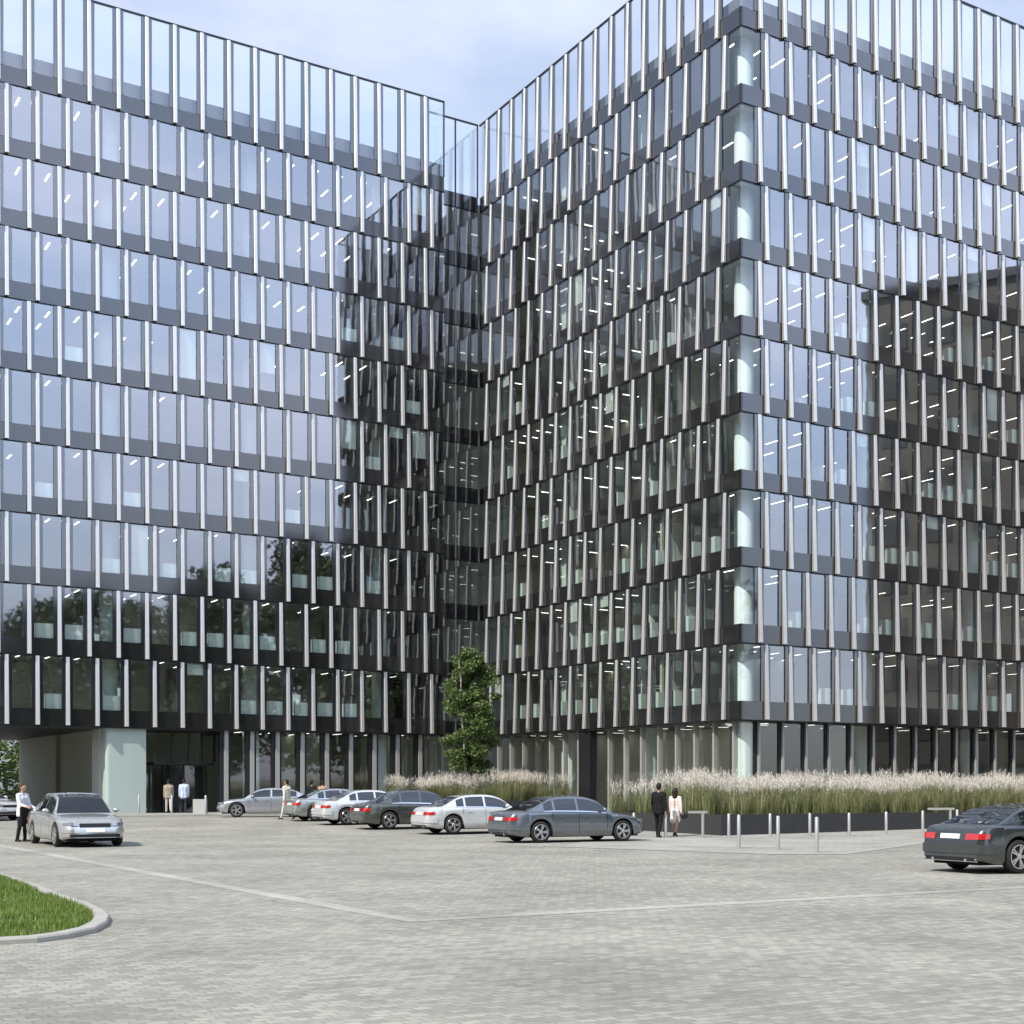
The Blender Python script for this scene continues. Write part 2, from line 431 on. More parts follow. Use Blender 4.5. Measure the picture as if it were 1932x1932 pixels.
# ---- left wing
left = thing('office_block', 'long left office wing with dark glass floors over an open undercroft', 'building', (OL.x, OL.y, GZ))
clad(left, [(OL, A1, LL, posL, True)])
interior(left, FL, .02, LL - .02, .14, 22, 6.4, 1.492 * 1, 3, [(LL - (19.3 - 7.9 * i), 1.5) for i in range(-3, 3)])
b = MB(); b.box(0.02, LL - .02, .5, .62, ZROW[NF] + .5, ZROW[NF] + SP + .95, FL); b.build('roof_parapet', 'parapet', left)
b = MB(); b.box(LL - .10, LL, .13, 22, ZB0, ZROW[NF] + SP, FL); b.build('end_wall', 'spandrel', left)
b = MB(); b.box(LL - .03, LL, .05, 2.2, ZROW[NF] + SP, ZTOP - .06, FL); b.build('end_screen', 'screen', left)
b = MB(); b.box(LL - .06, LL, -.05, .029, ZROW[NF] + SP, ZTOP - .06, FL); b.build('end_post', 'dark', left)
b = MB(); b.box(0, LL, .14, 22, ZB0 - .05, ZB0 + .04, FL); b.build('soffit', 'soffit', left)
T = lambda t: LL - t                       # distance from the inner end
# ground floor front of the lobby
for i in range(9):
    a, e = T(13.3 - 1.478 * i), T(13.3 - 1.478 * (i + 1))
    b = MB(); b.quad(FL(a + .30, .42, GZ), FL(e - .02, .42, GZ), FL(e - .02, .42, ZB0 - .05), FL(a + .30, .42, ZB0 - .05)); b.build('lobby_window', 'shop', left)
    b = MB(); b.box(a - .30, a - .06, .36, .60, GZ, ZB0 - .05, FL); b.box(a + .16, a + .30, .36, .60, GZ, ZB0 - .05, FL); b.build('lobby_post', 'dark', left)
    b = MB(); b.box(a - .06, a + .16, .26, .56, GZ, ZB0 - .05, FL); b.build('lobby_mullion', 'mullion', left)
b = MB(); b.box(T(13.3), LL, .44, 12, GZ - .05, GZ + .02, FL); b.build('lobby_floor', 'conc', left)
b = MB(); b.box(T(13.2), LL - .12, 8, 8.2, GZ, ZB0 - .05, FL)
b.box(T(9), T(6), 4.5, 4.7, GZ, ZB0 - .05, FL); b.box(T(3.4), T(1.2), 3, 3.2, GZ, ZB0 - .05, FL); b.build('lobby_wall', 'lobby', left)
b = MB()
for x in range(2, 13, 2):
    for y in (1.5, 3.8): b.quad(FL(T(x), y, ZB0 - .06), FL(T(x) + .12, y, ZB0 - .06), FL(T(x) + .12, y + 1.2, ZB0 - .06), FL(T(x), y + 1.2, ZB0 - .06))
b.build('lobby_lights', 'lamp', left)['kind'] = 'stuff'
b = MB(); b.box(T(18.3), T(13.2), 5.0, 5.2, GZ, ZB0 - .05, FL); b.build('entrance_back_wall', 'lobby', left)
# frosted prism and passage wall
b = MB()
out = [(T(19.75), 3.1)] + [(T(19.75) + .2 * (1 - math.cos(R(a))), .25 + .2 * (1 - math.sin(R(a)))) for a in (0, 20, 40, 60, 75, 90)] + [(T(17.65), .25), (T(17.65), 3.1)]
lo = [FL(x, y, GZ) for x, y in out]; hi = [FL(x, y, ZB0 - .05) for x, y in out]; n = len(out)
b.v += lo + hi
for i in range(n): b.f.append((i, (i + 1) % n, n + (i + 1) % n, n + i))
b.f.append(tuple(reversed(range(n)))); b.f.append(tuple(range(n, 2 * n)))
b.build('frosted_glass_bay', 'frost', left, smooth=30)
b = MB(); b.box(T(19.55), T(18.3), 3.12, 11.5, GZ, ZB0 - .05, FL); b.build('passage_wall', 'olive', left)
b = MB()
out = [(T(18.3), 11.52), (T(19.75), 11.52), (T(19.9), 20.5), (T(19.8), 21.6), (T(19.4), 22.3), (T(18.3), 22.4)]
lo = [FL(x, y, GZ) for x, y in out]; hi = [FL(x, y, ZB0 - .05) for x, y in out]; n = len(out); b.v += lo + hi
for i in range(n): b.f.append((i, n + i, n + (i + 1) % n, (i + 1) % n))
b.build('passage_wall', 'olive', left, smooth=40)
# entrance: canopy slab and revolving door
b = MB(); b.box(T(16.9), T(13.55), 1.4, 4.2, 2.92, 3.06, FL); b.build('canopy', 'dark', left)
rv = MB(); cen = FL(T(14.75), 2.9, 0)
for a0 in (20, 200):
    rows = [[cen + Vector((1.15 * math.cos(R(a0 + 14 * j)), 1.15 * math.sin(R(a0 + 14 * j)), z)) for j in range(9)] for z in (GZ + .05, 2.9)]
    rv.grid(rows)
rvo = rv.build('revolving_door', 'shop', left)
b = MB()
for a in (10, 55, 100, 190, 235, 280):
    q = cen + Vector((1.17 * math.cos(R(a)), 1.17 * math.sin(R(a)), 0)); b.box(q.x - .05, q.x + .05, q.y - .05, q.y + .05, GZ, 2.91)
for a in (30, 120):
    v = Vector((math.cos(R(a)), math.sin(R(a)), 0)) * 1.05; p = Vector((-v.y, v.x, 0)) * .02
    b.hexa([cen - v - p + Vector((0, 0, GZ)), cen + v - p + Vector((0, 0, GZ)), cen + v + p + Vector((0, 0, GZ)), cen - v + p + Vector((0, 0, GZ)),
            cen - v - p + Vector((0, 0, 2.85)), cen + v - p + Vector((0, 0, 2.85)), cen + v + p + Vector((0, 0, 2.85)), cen - v + p + Vector((0, 0, 2.85))])
b.build('door_frame', 'dark', left)
for t in (15.9, 15.0, 14.2, 13.6):
    b = MB(); b.box(T(t) - .06, T(t) + .06, 1.2, 1.32, 3.07, ZB0 - .05, FL); b.build('entrance_post', 'dark', left)
for t, e in ((17.5, 16.75), (16.6, 15.95), (13.55, 13.35)):
    b = MB(); b.quad(FL(T(t), 4.2, GZ), FL(T(e), 4.2, GZ), FL(T(e), 4.2, ZB0 - .05), FL(T(t), 4.2, ZB0 - .05)); b.build('entrance_glazing', 'shop', left)

# ---- right wing (courtyard front, street front and the recessed link)
right = thing('office_block', 'taller looking right office wing with glass corner and recessed courtyard link', 'building', (C.x, C.y, GZ))
clad(right, [(I0, AM, LI, posM, True), (C, A1, LR, posR, True)])
b_ = None
for k in range(NF + 1):
    z = ZROW[k]; h = TOPH if k == NF else FH
    b = MB(); b.box(0, LK - .13, 0, .12, z, z + SP, FK); b.build('spandrel', 'spandrel', right)
    b = MB(); b.box(0, LK - .13, .03, .12, z - .07, z, FK); b.build('shadow_gap', 'seam', right)
    for a, e in ((0, LK - 1.72), (LK - 1.66, LK - .13)):
        b = MB(); b.quad(FK(a, .03, z + SP), FK(e, .03, z + SP), FK(e, .03, z + h - .07), FK(a, .03, z + h - .07)); b.build('link_window', 'screen' if k == NF else 'glass', right)
    b = MB(); b.box(LK - 1.72, LK - 1.66, -.05, .04, z, z + h - .07, FK); b.build('link_mullion', 'mullion' if k < NF else 'dark', right)
    b = MB(); b.box(-2, LK + 4, .14, 9, z + .04, z + .5, FK); b.build('link_floor', 'ceil', right)
b = MB(); b.box(0, LK - .13, -.05, .05, ZTOP - .06, ZTOP + .02, FK); b.build('top_rail', 'dark', right)
b = MB(); b.box(LK - .19, LK - .13, -.05, .029, ZROW[NF] + SP, ZTOP - .06, FK); b.build('corner_post', 'dark', right)
b = MB(); b.box(-2, LK + 6, 5, 5.2, GZ, ZROW[NF], FK); b.build('link_wall', 'core', right)
# interior of the right wing seen through both fronts (frame: x along D1, y along D2)
interior(right, FR, .14, LR, .14, LI - .05, 6.6, 1.483, 5, [(1.15, 1.15), (9.2, 1.5), (17.0, 1.5), (24.8, 1.5)])
cl = MB(); lm = MB(); pw = MB(); rr = random.Random(9)
for k in range(NF):
    z = ZROW[k]
    s = 9.5
    while s < LI - 1:
        for x in (1.2, 3.6):
            if rr.random() < .45: lm.quad(FR(x, s, z + FH + .028), FR(x, s + .12, z + FH + .028), FR(x + 1.0, s + .12, z + FH + .028), FR(x + 1.0, s, z + FH + .028))
        s += 1.46
    pw.box(4.6, 4.75, 6.6, LI - .3, z + .5, z + FH + .04, FR)
for s in (9.0, 16.6):
    cl = MB(); cl.lathe([(.46, GZ), (.46, ZROW[NF])], 24, Matrix.Translation(FR(1.45, s, 0)), cap=False); cl.build('column', 'column', right, smooth=40)
lm.build('ceiling_lights', 'lamp', right)['kind'] = 'stuff'; pw.build('partition_walls', 'core', right)
b = MB(); b.box(.5, LR, .5, .62, ZROW[NF] + .5, ZROW[NF] + SP + .95, FR); b.box(.5, .62, .62, LI, ZROW[NF] + .5, ZROW[NF] + SP + .95, FR); b.build('roof_parapet', 'parapet', right)
# ground floor, set back behind the fronts
b = MB(); b.box(.14, LR, .14, LI + .6, ZB0 - .05, ZB0 + .04, FR); b.build('soffit', 'soffit', right)
def ground_front(fr, L, ts):
    gl, po, mu = MB(), MB(), MB(); prev = .5
    for t in ts + [L]:
        gl = MB(); gl.quad(fr(prev, .62, GZ), fr(t, .62, GZ), fr(t, .62, ZB0 - .05), fr(prev, .62, ZB0 - .05)); prev = t
        gl.build('ground_window', 'shop', right)
    for t in ts:
        po = MB(); po.box(t - .19, t - .05, .55, .75, GZ, ZB0 - .05, fr); po.build('ground_post', 'dark', right)
        mu = MB(); mu.box(t - .05, t + .07, .45, .72, GZ, ZB0 - .05, fr); mu.build('ground_mullion', 'mullion', right)
ground_front(FR, LR, [t for t in posR[0] if t < LR - .3])
ground_front(FM, LI - .62, [t for t in posM[0] if .5 < t < LI - 1])
b = MB()
for x in range(3, 38, 3):
    for y in (1.6, 3.6): b.quad(FR(x, y, ZB0 - .06), FR(x, y + 1.1, ZB0 - .06), FR(x + .12, y + 1.1, ZB0 - .06), FR(x + .12, y, ZB0 - .06))
for y in range(3, 23, 3):
    for x in (1.6, 3.2): b.quad(FR(x, y, ZB0 - .062), FR(x, y + .12, ZB0 - .062), FR(x + 1.1, y + .12, ZB0 - .062), FR(x + 1.1, y, ZB0 - .062))
b.build('ground_lights', 'lamp', right)['kind'] = 'stuff'
b = MB(); b.quad(FK(0, .6, GZ), FK(LK, .6, GZ), FK(LK, .6, ZB0 - .05), FK(0, .6, ZB0 - .05)); b.build('ground_window', 'shop', right)
for x in (.4, 1.2, 1.9, 2.7):
    b = MB(); b.box(x, x + .1, .5, .59, GZ, ZB0 - .05, FK); b.build('ground_mullion', 'mullion', right)
b = MB(); b.box(.7, LR, .7, LI + 5, GZ - .05, GZ + .02, FR); b.build('ground_floor', 'floor', right)
r_ = random.Random(6); x = 5.0
while x < LR - 4:
    w = r_.uniform(1.6, 4.5); y = r_.choice((4.2, 5.5, 6.5, 7.5)); b = MB(); b.box(x, x + w, y, y + .15, GZ, r_.choice((ZB0 - .05, ZB0 - .05, 2.9)), FR)
    b.build('partition_wall', r_.choice(('core', 'lobby', 'dark', 'core')), right); x += w + r_.choice((.05, .9))
b = MB(); b.box(5, LR, 9, 9.2, GZ, ZB0 - .05, FR); b.box(4.6, 4.8, 6.3, LI, GZ, ZB0 - .05, FR); b.box(10, 13, 3, 3.1, GZ, 2.6, FR); b.build('partition_walls', 'core', right)
b = MB(); b.box(2.6, LR, LI + .02, LI + .2, GZ, ZROW[NF] + SP, FR); b.build('rear_wall', 'core', right)
s13 = LI - 13.1
b = MB(); b.box(s13 - .55, s13 + .55, .1, .54, GZ, ZB0 - .05, FM); b.build('dark_pier', 'dark', right)

# ---- a few roller blinds let down behind the glass
M['blind'] = principled('blind_cloth', (.62, .63, .60), .9, var=.06)
rr = random.Random(44)
for root, fr, pos, lo_, hi_, pr in ((left, FL, posL, T(24.5), T(1.5), .07), (right, FM, posM, 1.2, LI - 2, .05), (right, FR, posR, 1.6, 19, .07)):
    for k in range(NF):
        for t in pos[k % 2]:
            if lo_ < t < hi_ and rr.random() < pr:
                b = MB(); top = ZROW[k + 1] - .08; b.box(t + .28, t + MOD - .32, .10, .125, top - rr.choice((.6, 1.1, 1.6, 2.55)), top, fr); b.build('roller_blind', 'blind', root)
# ---- white cabinets behind the glass: each one an object
cab = MB(); cab.box(-.45, .45, -.22, .22, 0, 1.12); cab_me = cab.mesh('office_cabinet'); cab_me.materials.append(M['column'])
desk = MB(); desk.box(-.22, .22, -.3, .3, 0, 1.15); desk_me = desk.mesh('office_cabinet'); desk_me.materials.append(M['column'])
rr = random.Random(21)
def cabinets(fr, ang, pos, k, prob, me, lab, grp, smin, smax, jit=.12, sh=0, yd=.36):
    for t in pos[k % 2]:
        if smin < t < smax and rr.random() < prob:
            o = bpy.data.objects.new('office_cabinet', me); COL.objects.link(o)
            o.location = fr(t + MOD / 2 + sh + rr.uniform(-jit, jit), yd, ZROW[k] + .501); o.rotation_euler = (0, 0, ang)
            tag(o, lab, 'cabinet', grp)
for k, pr in ((0, .5), (1, .7), (2, .55), (3, .25), (4, .12), (5, .08), (6, .06)):
    cabinets(FL, A1, posL, k, pr, cab_me, 'waist high white cabinet just behind the left wing windows', 'cabinets behind the left wing glass', T(24.5), T(2), sh=.1)
for k, pr in ((0, .6), (1, .5), (2, .5), (3, .35), (4, .25), (5, .25), (6, .1)):
    cabinets(FM, AM, posM, k, pr, desk_me, 'slim white cabinet behind the courtyard front windows', 'cabinets behind the courtyard glass', 1.5, LI - 2.2, sh=-.52, yd=.45)
for k, pr in ((0, .35), (1, .4), (2, .5), (3, .5), (4, .45), (5, .3), (6, .2)):
    cabinets(FR, A1, posR, k, pr, desk_me, 'slim white cabinet behind the street front windows of the right wing', 'cabinets behind the street front glass', 2, 19, sh=.36, yd=.45)

# ------------------------------------------------------------------ ground
def struct(o): o['kind'] = 'structure'; return o
b = MB(); b.quad((-900, -500, -.12), (900, -500, -.12), (900, 1800, -.12), (-900, 1800, -.12)); struct(b.build('ground', 'far'))
ys = [-6, 10, 25, 40] + [44 + i * 1.5 for i in range(18)] + [80, 130]
b = MB(); b.grid([[(x, y, gz(y)) for x in (-70, -35, 0, 35, 70)] for y in ys]); struct(b.build('plaza_paving', 'paving', smooth=180))
def ribbon(pts, w, dz, n=24):
    rows = []
    P = []
    for i in range(len(pts) - 1):
        for j in range(n): P.append(Vector(pts[i]).lerp(Vector(pts[i + 1]), j / n))
    P.append(Vector(pts[-1]))
    for i, p in enumerate(P):
        d = (P[min(i + 1, len(P) - 1)] - P[max(i - 1, 0)]); d.z = 0; d.normalize(); nn = Vector((-d.y, d.x, 0))
        k = 1.0
        l, r = p + nn * w / 2 * k, p - nn * w / 2 * k
        rows.append([(l.x, l.y, gz(l.y) + dz), (r.x, r.y, gz(r.y) + dz)])
    b = MB(); b.grid(rows); return b
V0 = Vector((-1.26, 17.7, 0))
struct(ribbon([V0 + D2 * 38, V0, V0 + D1 * 40], .34, .004).build('stone_band', 'band'))
# flush pavement in front of the right planter with its pale edge
PA = [gp(1060, 1598), gp(1459, 1612), gp(1590, 1612), gp(1741, 1591)]
PA2 = PA[3] + D1 * 30
poly = PA + [PA2, PA2 + D2 * 11, gp(1150, 1572)]
bm = bmesh.new(); vs = [bm.verts.new((p.x, p.y, 0)) for p in poly]; bm.faces.new(vs)
bmesh.ops.triangulate(bm, faces=bm.faces); bmesh.ops.subdivide_edges(bm, edges=bm.edges, cuts=6, use_grid_fill=True)
for v in bm.verts: v.co.z = gz(v.co.y) + .005
me = bpy.data.meshes.new('pavement'); bm.to_mesh(me); bm.free(); struct(link('pavement', me, 'paving2'))
struct(ribbon([PA[0], PA[1], PA[2], PA[3], PA2], .22, .010, 12).build('kerb_line', 'kerb'))
# raised pavement before the left wing
b = MB(); b.box(-2, LL + 2.5, -6.0, .3, .05, .36, lambda x, y, z: FL(x, y, z)); struct(b.build('wing_pavement', 'paving2'))
b = MB(); b.box(-2, LL + 2.5, -6.22, -6.001, .05, .365, FL); struct(b.build('kerb', 'kerb'))
b = MB(); b.box(-2, T(13.0), .301, 24, .05, .31, FL); struct(b.build('passage_paving', 'paving2'))
# parking bay stripes beside the cars
def stripe(p, q, w=.12):
    b = MB(); p, q = Vector(p), Vector(q); d = (q - p).normalized(); n = Vector((-d.y, d.x, 0)) * w / 2
    b.grid([[(c.x + n.x * s, c.y + n.y * s, gz(c.y) + .005) for s in (1, -1)] for c in [p.lerp(q, i / 10) for i in range(11)]]); return b
HC = math.atan2(.44, .90); DC = Vector((math.cos(HC), math.sin(HC), 0)); NC = Vector((-DC.y, DC.x, 0))
# ------------------------------------------------------------------ lawn island
isl = [(-16, 30.5), (-12.5, 28.8), gp(0, 1652).xy[:], gp(60, 1672).xy[:], gp(120, 1696).xy[:], gp(170, 1712).xy[:], gp(200, 1727).xy[:], gp(207, 1737).xy[:], gp(202, 1748).xy[:], gp(180, 1760).xy[:], gp(130, 1771).xy[:], gp(70, 1779).xy[:], gp(0, 1783).xy[:], (-8.5, 14.0), (-16, 12.6)]
isl = [Vector((p[0], p[1])) for p in isl]
def inset(poly, d):
    o = []
    n = len(poly)
    for i in range(n):
        a, p, c = poly[i - 1], poly[i], poly[(i + 1) % n]
        e1, e2 = (p - a).normalized(), (c - p).normalized()
        n1, n2 = Vector((e1.y, -e1.x)), Vector((e2.y, -e2.x)); m = (n1 + n2).normalized()
        o.append(p + m * d / max(.4, m.dot(n1)))
    return o
KERBW, KH = .19, .07
inn = inset(isl, KERBW)
if abs(inn[7].x) < abs(isl[7].x): inn = inset(isl, -KERBW)
kb = MB(); n = len(isl); B = .02
o2 = inset(isl, B) if (inset(isl, .1)[7].x < isl[7].x) else inset(isl, -B)
rings = [[(p.x, p.y, -.02) for p in isl], [(p.x, p.y, KH - B) for p in isl], [(p.x, p.y, KH) for p in o2], [(p.x, p.y, KH) for p in inn], [(p.x, p.y, KH - .08) for p in inn]]
kb.v = [Vector(q) for r in rings for q in r]
for j in range(4):
    for i in range(n): kb.f.append((j * n + i, (j + 1) * n + i, (j + 1) * n + (i + 1) % n, j * n + (i + 1) % n))
struct(kb.build('island_kerb', 'kerb', fix=True))
b = MB(); b.v = [Vector((p.x, p.y, KH - .03)) for p in inn]; b.f = [tuple(range(n))]; struct(b.build('turf', 'turf'))
def inside(p, poly):
    c = False; n = len(poly)
    for i in range(n):
        a, q = poly[i], poly[i - 1]
        if (a.y > p[1]) != (q.y > p[1]) and p[0] < (q.x - a.x) * (p[1] - a.y) / (q.y - a.y) + a.x: c = not c
    return c
g = MB(); rr = random.Random(4); cnt = 0
while cnt < 26000:
    x, y = rr.uniform(-14, -4.9), rr.uniform(13, 29)
    if not inside((x, y), inn) or x < -.369 * y - 1.2: continue
    nz = mnoise.noise(Vector((x * .9, y * .9, 0)))
    if nz < -.28 and rr.random() < .8: continue
    h = rr.uniform(.05, .11) * (1 + .4 * nz); a = rr.uniform(0, 2 * PI); w = .008
    dx, dy = math.cos(a), math.sin(a); l = rr.uniform(.0, .06)
    p = Vector((x, y, KH - .035))
    g.tri(p + Vector((-dy * w, dx * w, 0)), p + Vector((dy * w, -dx * w, 0)), p + Vector((dx * l, dy * l, h))); cnt += 1
tag(g.build('lawn_grass', 'lawn'), 'bright green clipped lawn inside the kerbed island at lower left', 'grass', kind='stuff')

# ------------------------------------------------------------------ planters and reeds
def planter(O, ang, L, W_, H_, label):
    fr = frame(O, ang); z = gz(O.y) - .03
    t = thing('planter', label, 'planter', (O.x, O.y, z))
    b = MB(); w = .09
    def side(x0, x1, y0, y1): b.box(x0, x1, y0, y1, z, z + H_, fr)
    side(0, L, 0, w); side(0, L, W_ - w, W_); side(0, w, w, W_ - w); side(L - w, L, w, W_ - w)
    b.build('box', 'charcoal', t)
    b = MB(); b.box(w, L - w, w, W_ - w, z + H_ - .3, z + H_ - .08, fr); b.build('soil', 'soil', t)
    return fr, z + H_ - .08
def reeds(fr, z0, L, W_, hh, label, dens, depth, seed, plume_z=1.0):
    r = random.Random(seed); bl, pl = MB(), MB()
    ncl = int(L * depth * dens)
    for _ in range(ncl):
        cx, cy = r.uniform(.25, L - .25), .25 + (depth - .5) * r.random()
        ch = hh * (1 + .30 * mnoise.noise(Vector((cx * .35, cy * .5, seed))) + r.uniform(-.07, .07))
        if mnoise.noise(Vector((cx * .8 + 9, cy * .8, seed))) < -.42: continue
        for _b in range(34):
            a = r.uniform(0, 2 * PI); r0 = r.uniform(0, .16); ln = r.uniform(.16, .52)
            h = ch * r.uniform(.45, .80); dx, dy = math.cos(a), math.sin(a); w = r.uniform(.007, .013)
            def P(rad, z, s): return fr(cx + dx * rad - dy * w * s, cy + dy * rad + dx * w * s, z0 + z)
            bl.quad(P(r0, 0, -1), P(r0, 0, 1), P(r0 + ln * .35, h * .7, .8), P(r0 + ln * .35, h * .7, -.8))
            bl.tri(P(r0 + ln * .35, h * .7, -.8), P(r0 + ln * .35, h * .7, .8), P(r0 + ln, h * r.uniform(.85, 1.05), 0))
        for _p in range(r.randint(8, 14)):
            a = r.uniform(0, 2 * PI); rad = r.uniform(0, .34); dx, dy = math.cos(a), math.sin(a)
            top = ch * r.uniform(.84, 1.08); lo = top - r.uniform(.28, .46); lean = r.uniform(.02, .16)
            px, py = cx + dx * rad, cy + dy * rad
            bl.quad(fr(cx + dx * rad * .4 - .004, cy + dy * rad * .4, z0), fr(cx + dx * rad * .4 + .004, cy + dy * rad * .4, z0), fr(px + .003, py, z0 + lo + .1), fr(px - .003, py, z0 + lo + .1))
            for _q in range(11):
                f = r.random(); zz = lo + (top - lo) * f; wd = .085 * math.sin(PI * min(.98, .12 + f * .85)) + .012
                qa = r.uniform(0, 2 * PI); ex, ey = math.cos(qa), math.sin(qa)
                bx, by = px + dx * lean * f, py + dy * lean * f
                pl.tri(fr(bx, by, z0 + zz), fr(bx + ex * wd * .5 - ey * .01, by + ey * wd * .5 + ex * .01, z0 + zz + .05), fr(bx + ex * wd + ey * .006, by + ey * wd - ex * .006, z0 + zz + .11))
    o = tag(bl.build('ornamental_grass', 'reed'), label, 'grass', kind='stuff')
    return o, pl
PR = gp(1361, 1577); PR0 = PR
frr, zr_ = planter(Vector((PR0.x, PR0.y, 0)), A1, 33, 8.0, .76, 'long charcoal planter box in front of the right wing, behind the steel bollards')
o, pl = reeds(frr, zr_, 33, 8.0, 1.42, 'tall green reed grass filling the right hand planter', 2.9, 7.9, 3)
tag(pl.build('grass_plumes', 'plume'), 'pink and cream feathery plumes above the right hand planter', 'plumes', kind='stuff')
Z_ = 69.0; PLO = Vector(((757 - UC) / FPX * Z_, Z_, 0))
frl, zl_ = planter(PLO, A1, 11.1, 3.2, .76, 'shorter charcoal planter box in the courtyard behind the parked cars')
o, pl = reeds(frl, zl_, 11.1, 3.2, 1.38, 'tall green reed grass in the courtyard planter below the slender tree', 3.6, 3.0, 8)
tag(pl.build('grass_plumes', 'plume'), 'cream feathery plumes on the courtyard planter behind parked cars', 'plumes', kind='stuff')

# ------------------------------------------------------------------ trees
def tube(b, pts, rs, n=8):
    rows = []
    for i, p in enumerate(pts):
        d = (pts[min(i + 1, len(pts) - 1)] - pts[max(i - 1, 0)]).normalized()
        q = Vector((0, 0, 1)).rotation_difference(d)
        rows.append([p + q @ Vector((rs[i] * math.cos(2 * PI * j / n), rs[i] * math.sin(2 * PI * j / n), 0)) for j in range(n + 1)])
    b.grid(rows)
def leafcloud(b, c, rad, cnt, size, r):
    for _ in range(cnt):
        v = Vector((r.gauss(0, 1), r.gauss(0, 1), r.gauss(0, 1))); v = v.normalized() * rad * (r.random() ** .45)
        p = c + Vector((v.x, v.y, v.z * .75)); s = size * r.uniform(.6, 1.25)
        a, e = r.uniform(0, 2 * PI), r.uniform(-.9, .9)
        x = Vector((math.cos(a) * math.cos(e), math.sin(a) * math.cos(e), math.sin(e))); y = x.cross(Vector((r.uniform(-1, 1), r.uniform(-1, 1), 1))).normalized()
        b.quad(p - x * s * .5, p + y * s * .28, p + x * s * .5, p - y * s * .28)
def tree(base, H, Wd, label, lmat, bmat, seed, stems=1, leaf=.16, clumps=60, per=120, low=.3, group=None, crownshape=1.0):
    r = random.Random(seed)
    t = thing('tree', label, 'tree', base, 0, group)
    tb, lb = MB(), MB(); base = Vector(base); tips = []
    for s in range(stems):
        a = r.uniform(0, 2 * PI); o = Vector((math.cos(a), math.sin(a), 0)) * (.25 if stems > 1 else 0)
        pts, rs = [], []
        for i in range(9):
            f = i / 8; pts.append(base + o * (1 + 2.2 * f) + Vector((r.uniform(-.1, .1) * Wd * .12 * f * 3, r.uniform(-.1, .1) * Wd * .12 * f * 3, H * .92 * f - .05 * (i == 0))))
            rs.append((.017 * H / (stems ** .5)) * (1 - .85 * f) + .01)
        tube(tb, pts, rs)
        for i in range(10):
            f = r.uniform(low, .95); k = min(7, int(f * 8)); p = pts[k].lerp(pts[k + 1], f * 8 - k)
            a = r.uniform(0, 2 * PI); ln = Wd * .5 * r.uniform(.5, .95) * (math.sin(PI * min(1, (f - low) / (1 - low) * .8 + .18)))
            q = p + Vector((math.cos(a) * ln, math.sin(a) * ln, ln * r.uniform(.35, .8)))
            tube(tb, [p, p.lerp(q, .5) + Vector((0, 0, -.05 * ln)), q], [.006 * H * .6, .004 * H * .6, .008], 6); tips.append(q)
    tb.build('trunk', bmat, t, smooth=60)
    for i in range(clumps):
        f = low + (1 - low) * ((i + r.random()) / clumps); g_ = (f - low) / (1 - low)
        rw = Wd * .5 * (math.sin(PI * (.12 + .80 * g_)) ** .7) * r.uniform(.35, 1.0)
        a = r.uniform(0, 2 * PI); c = base + Vector((math.cos(a) * rw, math.sin(a) * rw, H * f * .97))
        if r.random() < .25 and tips: c = r.choice(tips)
        leafcloud(lb, c, Wd * r.uniform(.10, .19), per, leaf, r)
    lb.build('crown', lmat, t)
    return t
TB = Vector(((888 - UC) / FPX * 76.5, 76.5, .28))
tree(TB, 9.1, 3.15, 'slender green multi-stem tree in the courtyard corner between the two wings', 'leaf', 'bark', 5, stems=3, leaf=.19, clumps=135, per=190, low=.25)
# trees seen through the passage, far left
for i, (x, y, h, w) in enumerate(((-42, 112, 10, 10), (-52, 125, 12, 12), (-62, 128, 12, 12))):
    tree((x, y, .2), h, w, ['round leafy tree beyond the undercroft at the far left edge', 'taller leafy tree furthest back beyond the undercroft passage', 'leafy tree outside the left edge beyond the undercroft'][i], 'leaf', 'barkd', 30 + i, leaf=.5, clumps=90, per=90, low=.04)
# dark tree belt across the street: stands outside the picture and shows as reflection in the lower floors
r = random.Random(77); lb = MB(); tb = MB()
for i in range(15):
    f = i / 14; c = Vector((30, 52, 0)).lerp(Vector((66, -34, 0)), f) + Vector((r.uniform(-3, 3), r.uniform(-3, 3), 0)); h = r.uniform(22, 27)
    tube(tb, [c, c + Vector((0, 0, h * .5)), c + Vector((0, 0, h * .9))], [.4, .3, .08])
    for j in range(64):
        g_ = r.uniform(.18, .98); a = r.uniform(0, 2 * PI); rw = 5 * math.sin(PI * (.1 + .84 * g_)) * r.random() ** .5
        leafcloud(lb, c + Vector((math.cos(a) * rw, math.sin(a) * rw, h * g_)), 2.3, 85, .85, r)
for i in range(9):
    f = i / 8; c = Vector((-62, 20, 0)).lerp(Vector((-20, -50, 0)), f) + Vector((r.uniform(-3, 3), r.uniform(-3, 3), 0)); h = r.uniform(12, 17)
    for j in range(16):
        g_ = r.uniform(.1, .98); a = r.uniform(0, 2 * PI); rw = 4 * math.sin(PI * (.1 + .84 * g_)) * r.random() ** .5
        leafcloud(lb, c + Vector((math.cos(a) * rw, math.sin(a) * rw, h * g_)), 2.2, 40, 1.3, r)
tb = tag(lb.build('tree_belt', 'leafdark'), 'dark trees across the street, mirrored in the lower office windows', 'trees', kind='stuff')
# brown block across the street, mirrored in the street front
NB = Vector((50, 55, 0)); nb = thing('mirrored_block', 'brown block across the street, mirrored in the right wing glass', 'building', NB)
b = MB(); b.box(50, 66, 60, 92, 0, 37); b.build('wall', 'brick', nb)
b = MB(); b.box(49.7, 66.3, 59.7, 92.3, 37, 37.6); b.build('roof', 'parapet', nb)
b = MB()
for k in range(10):
    for j in range(10): b.box(49.94, 50.02, 61.2 + j * 3.1, 62.9 + j * 3.1, 1.6 + k * 3.5, 3.4 + k * 3.5)
b.build('windows', 'pane', nb)['kind'] = 'stuff'

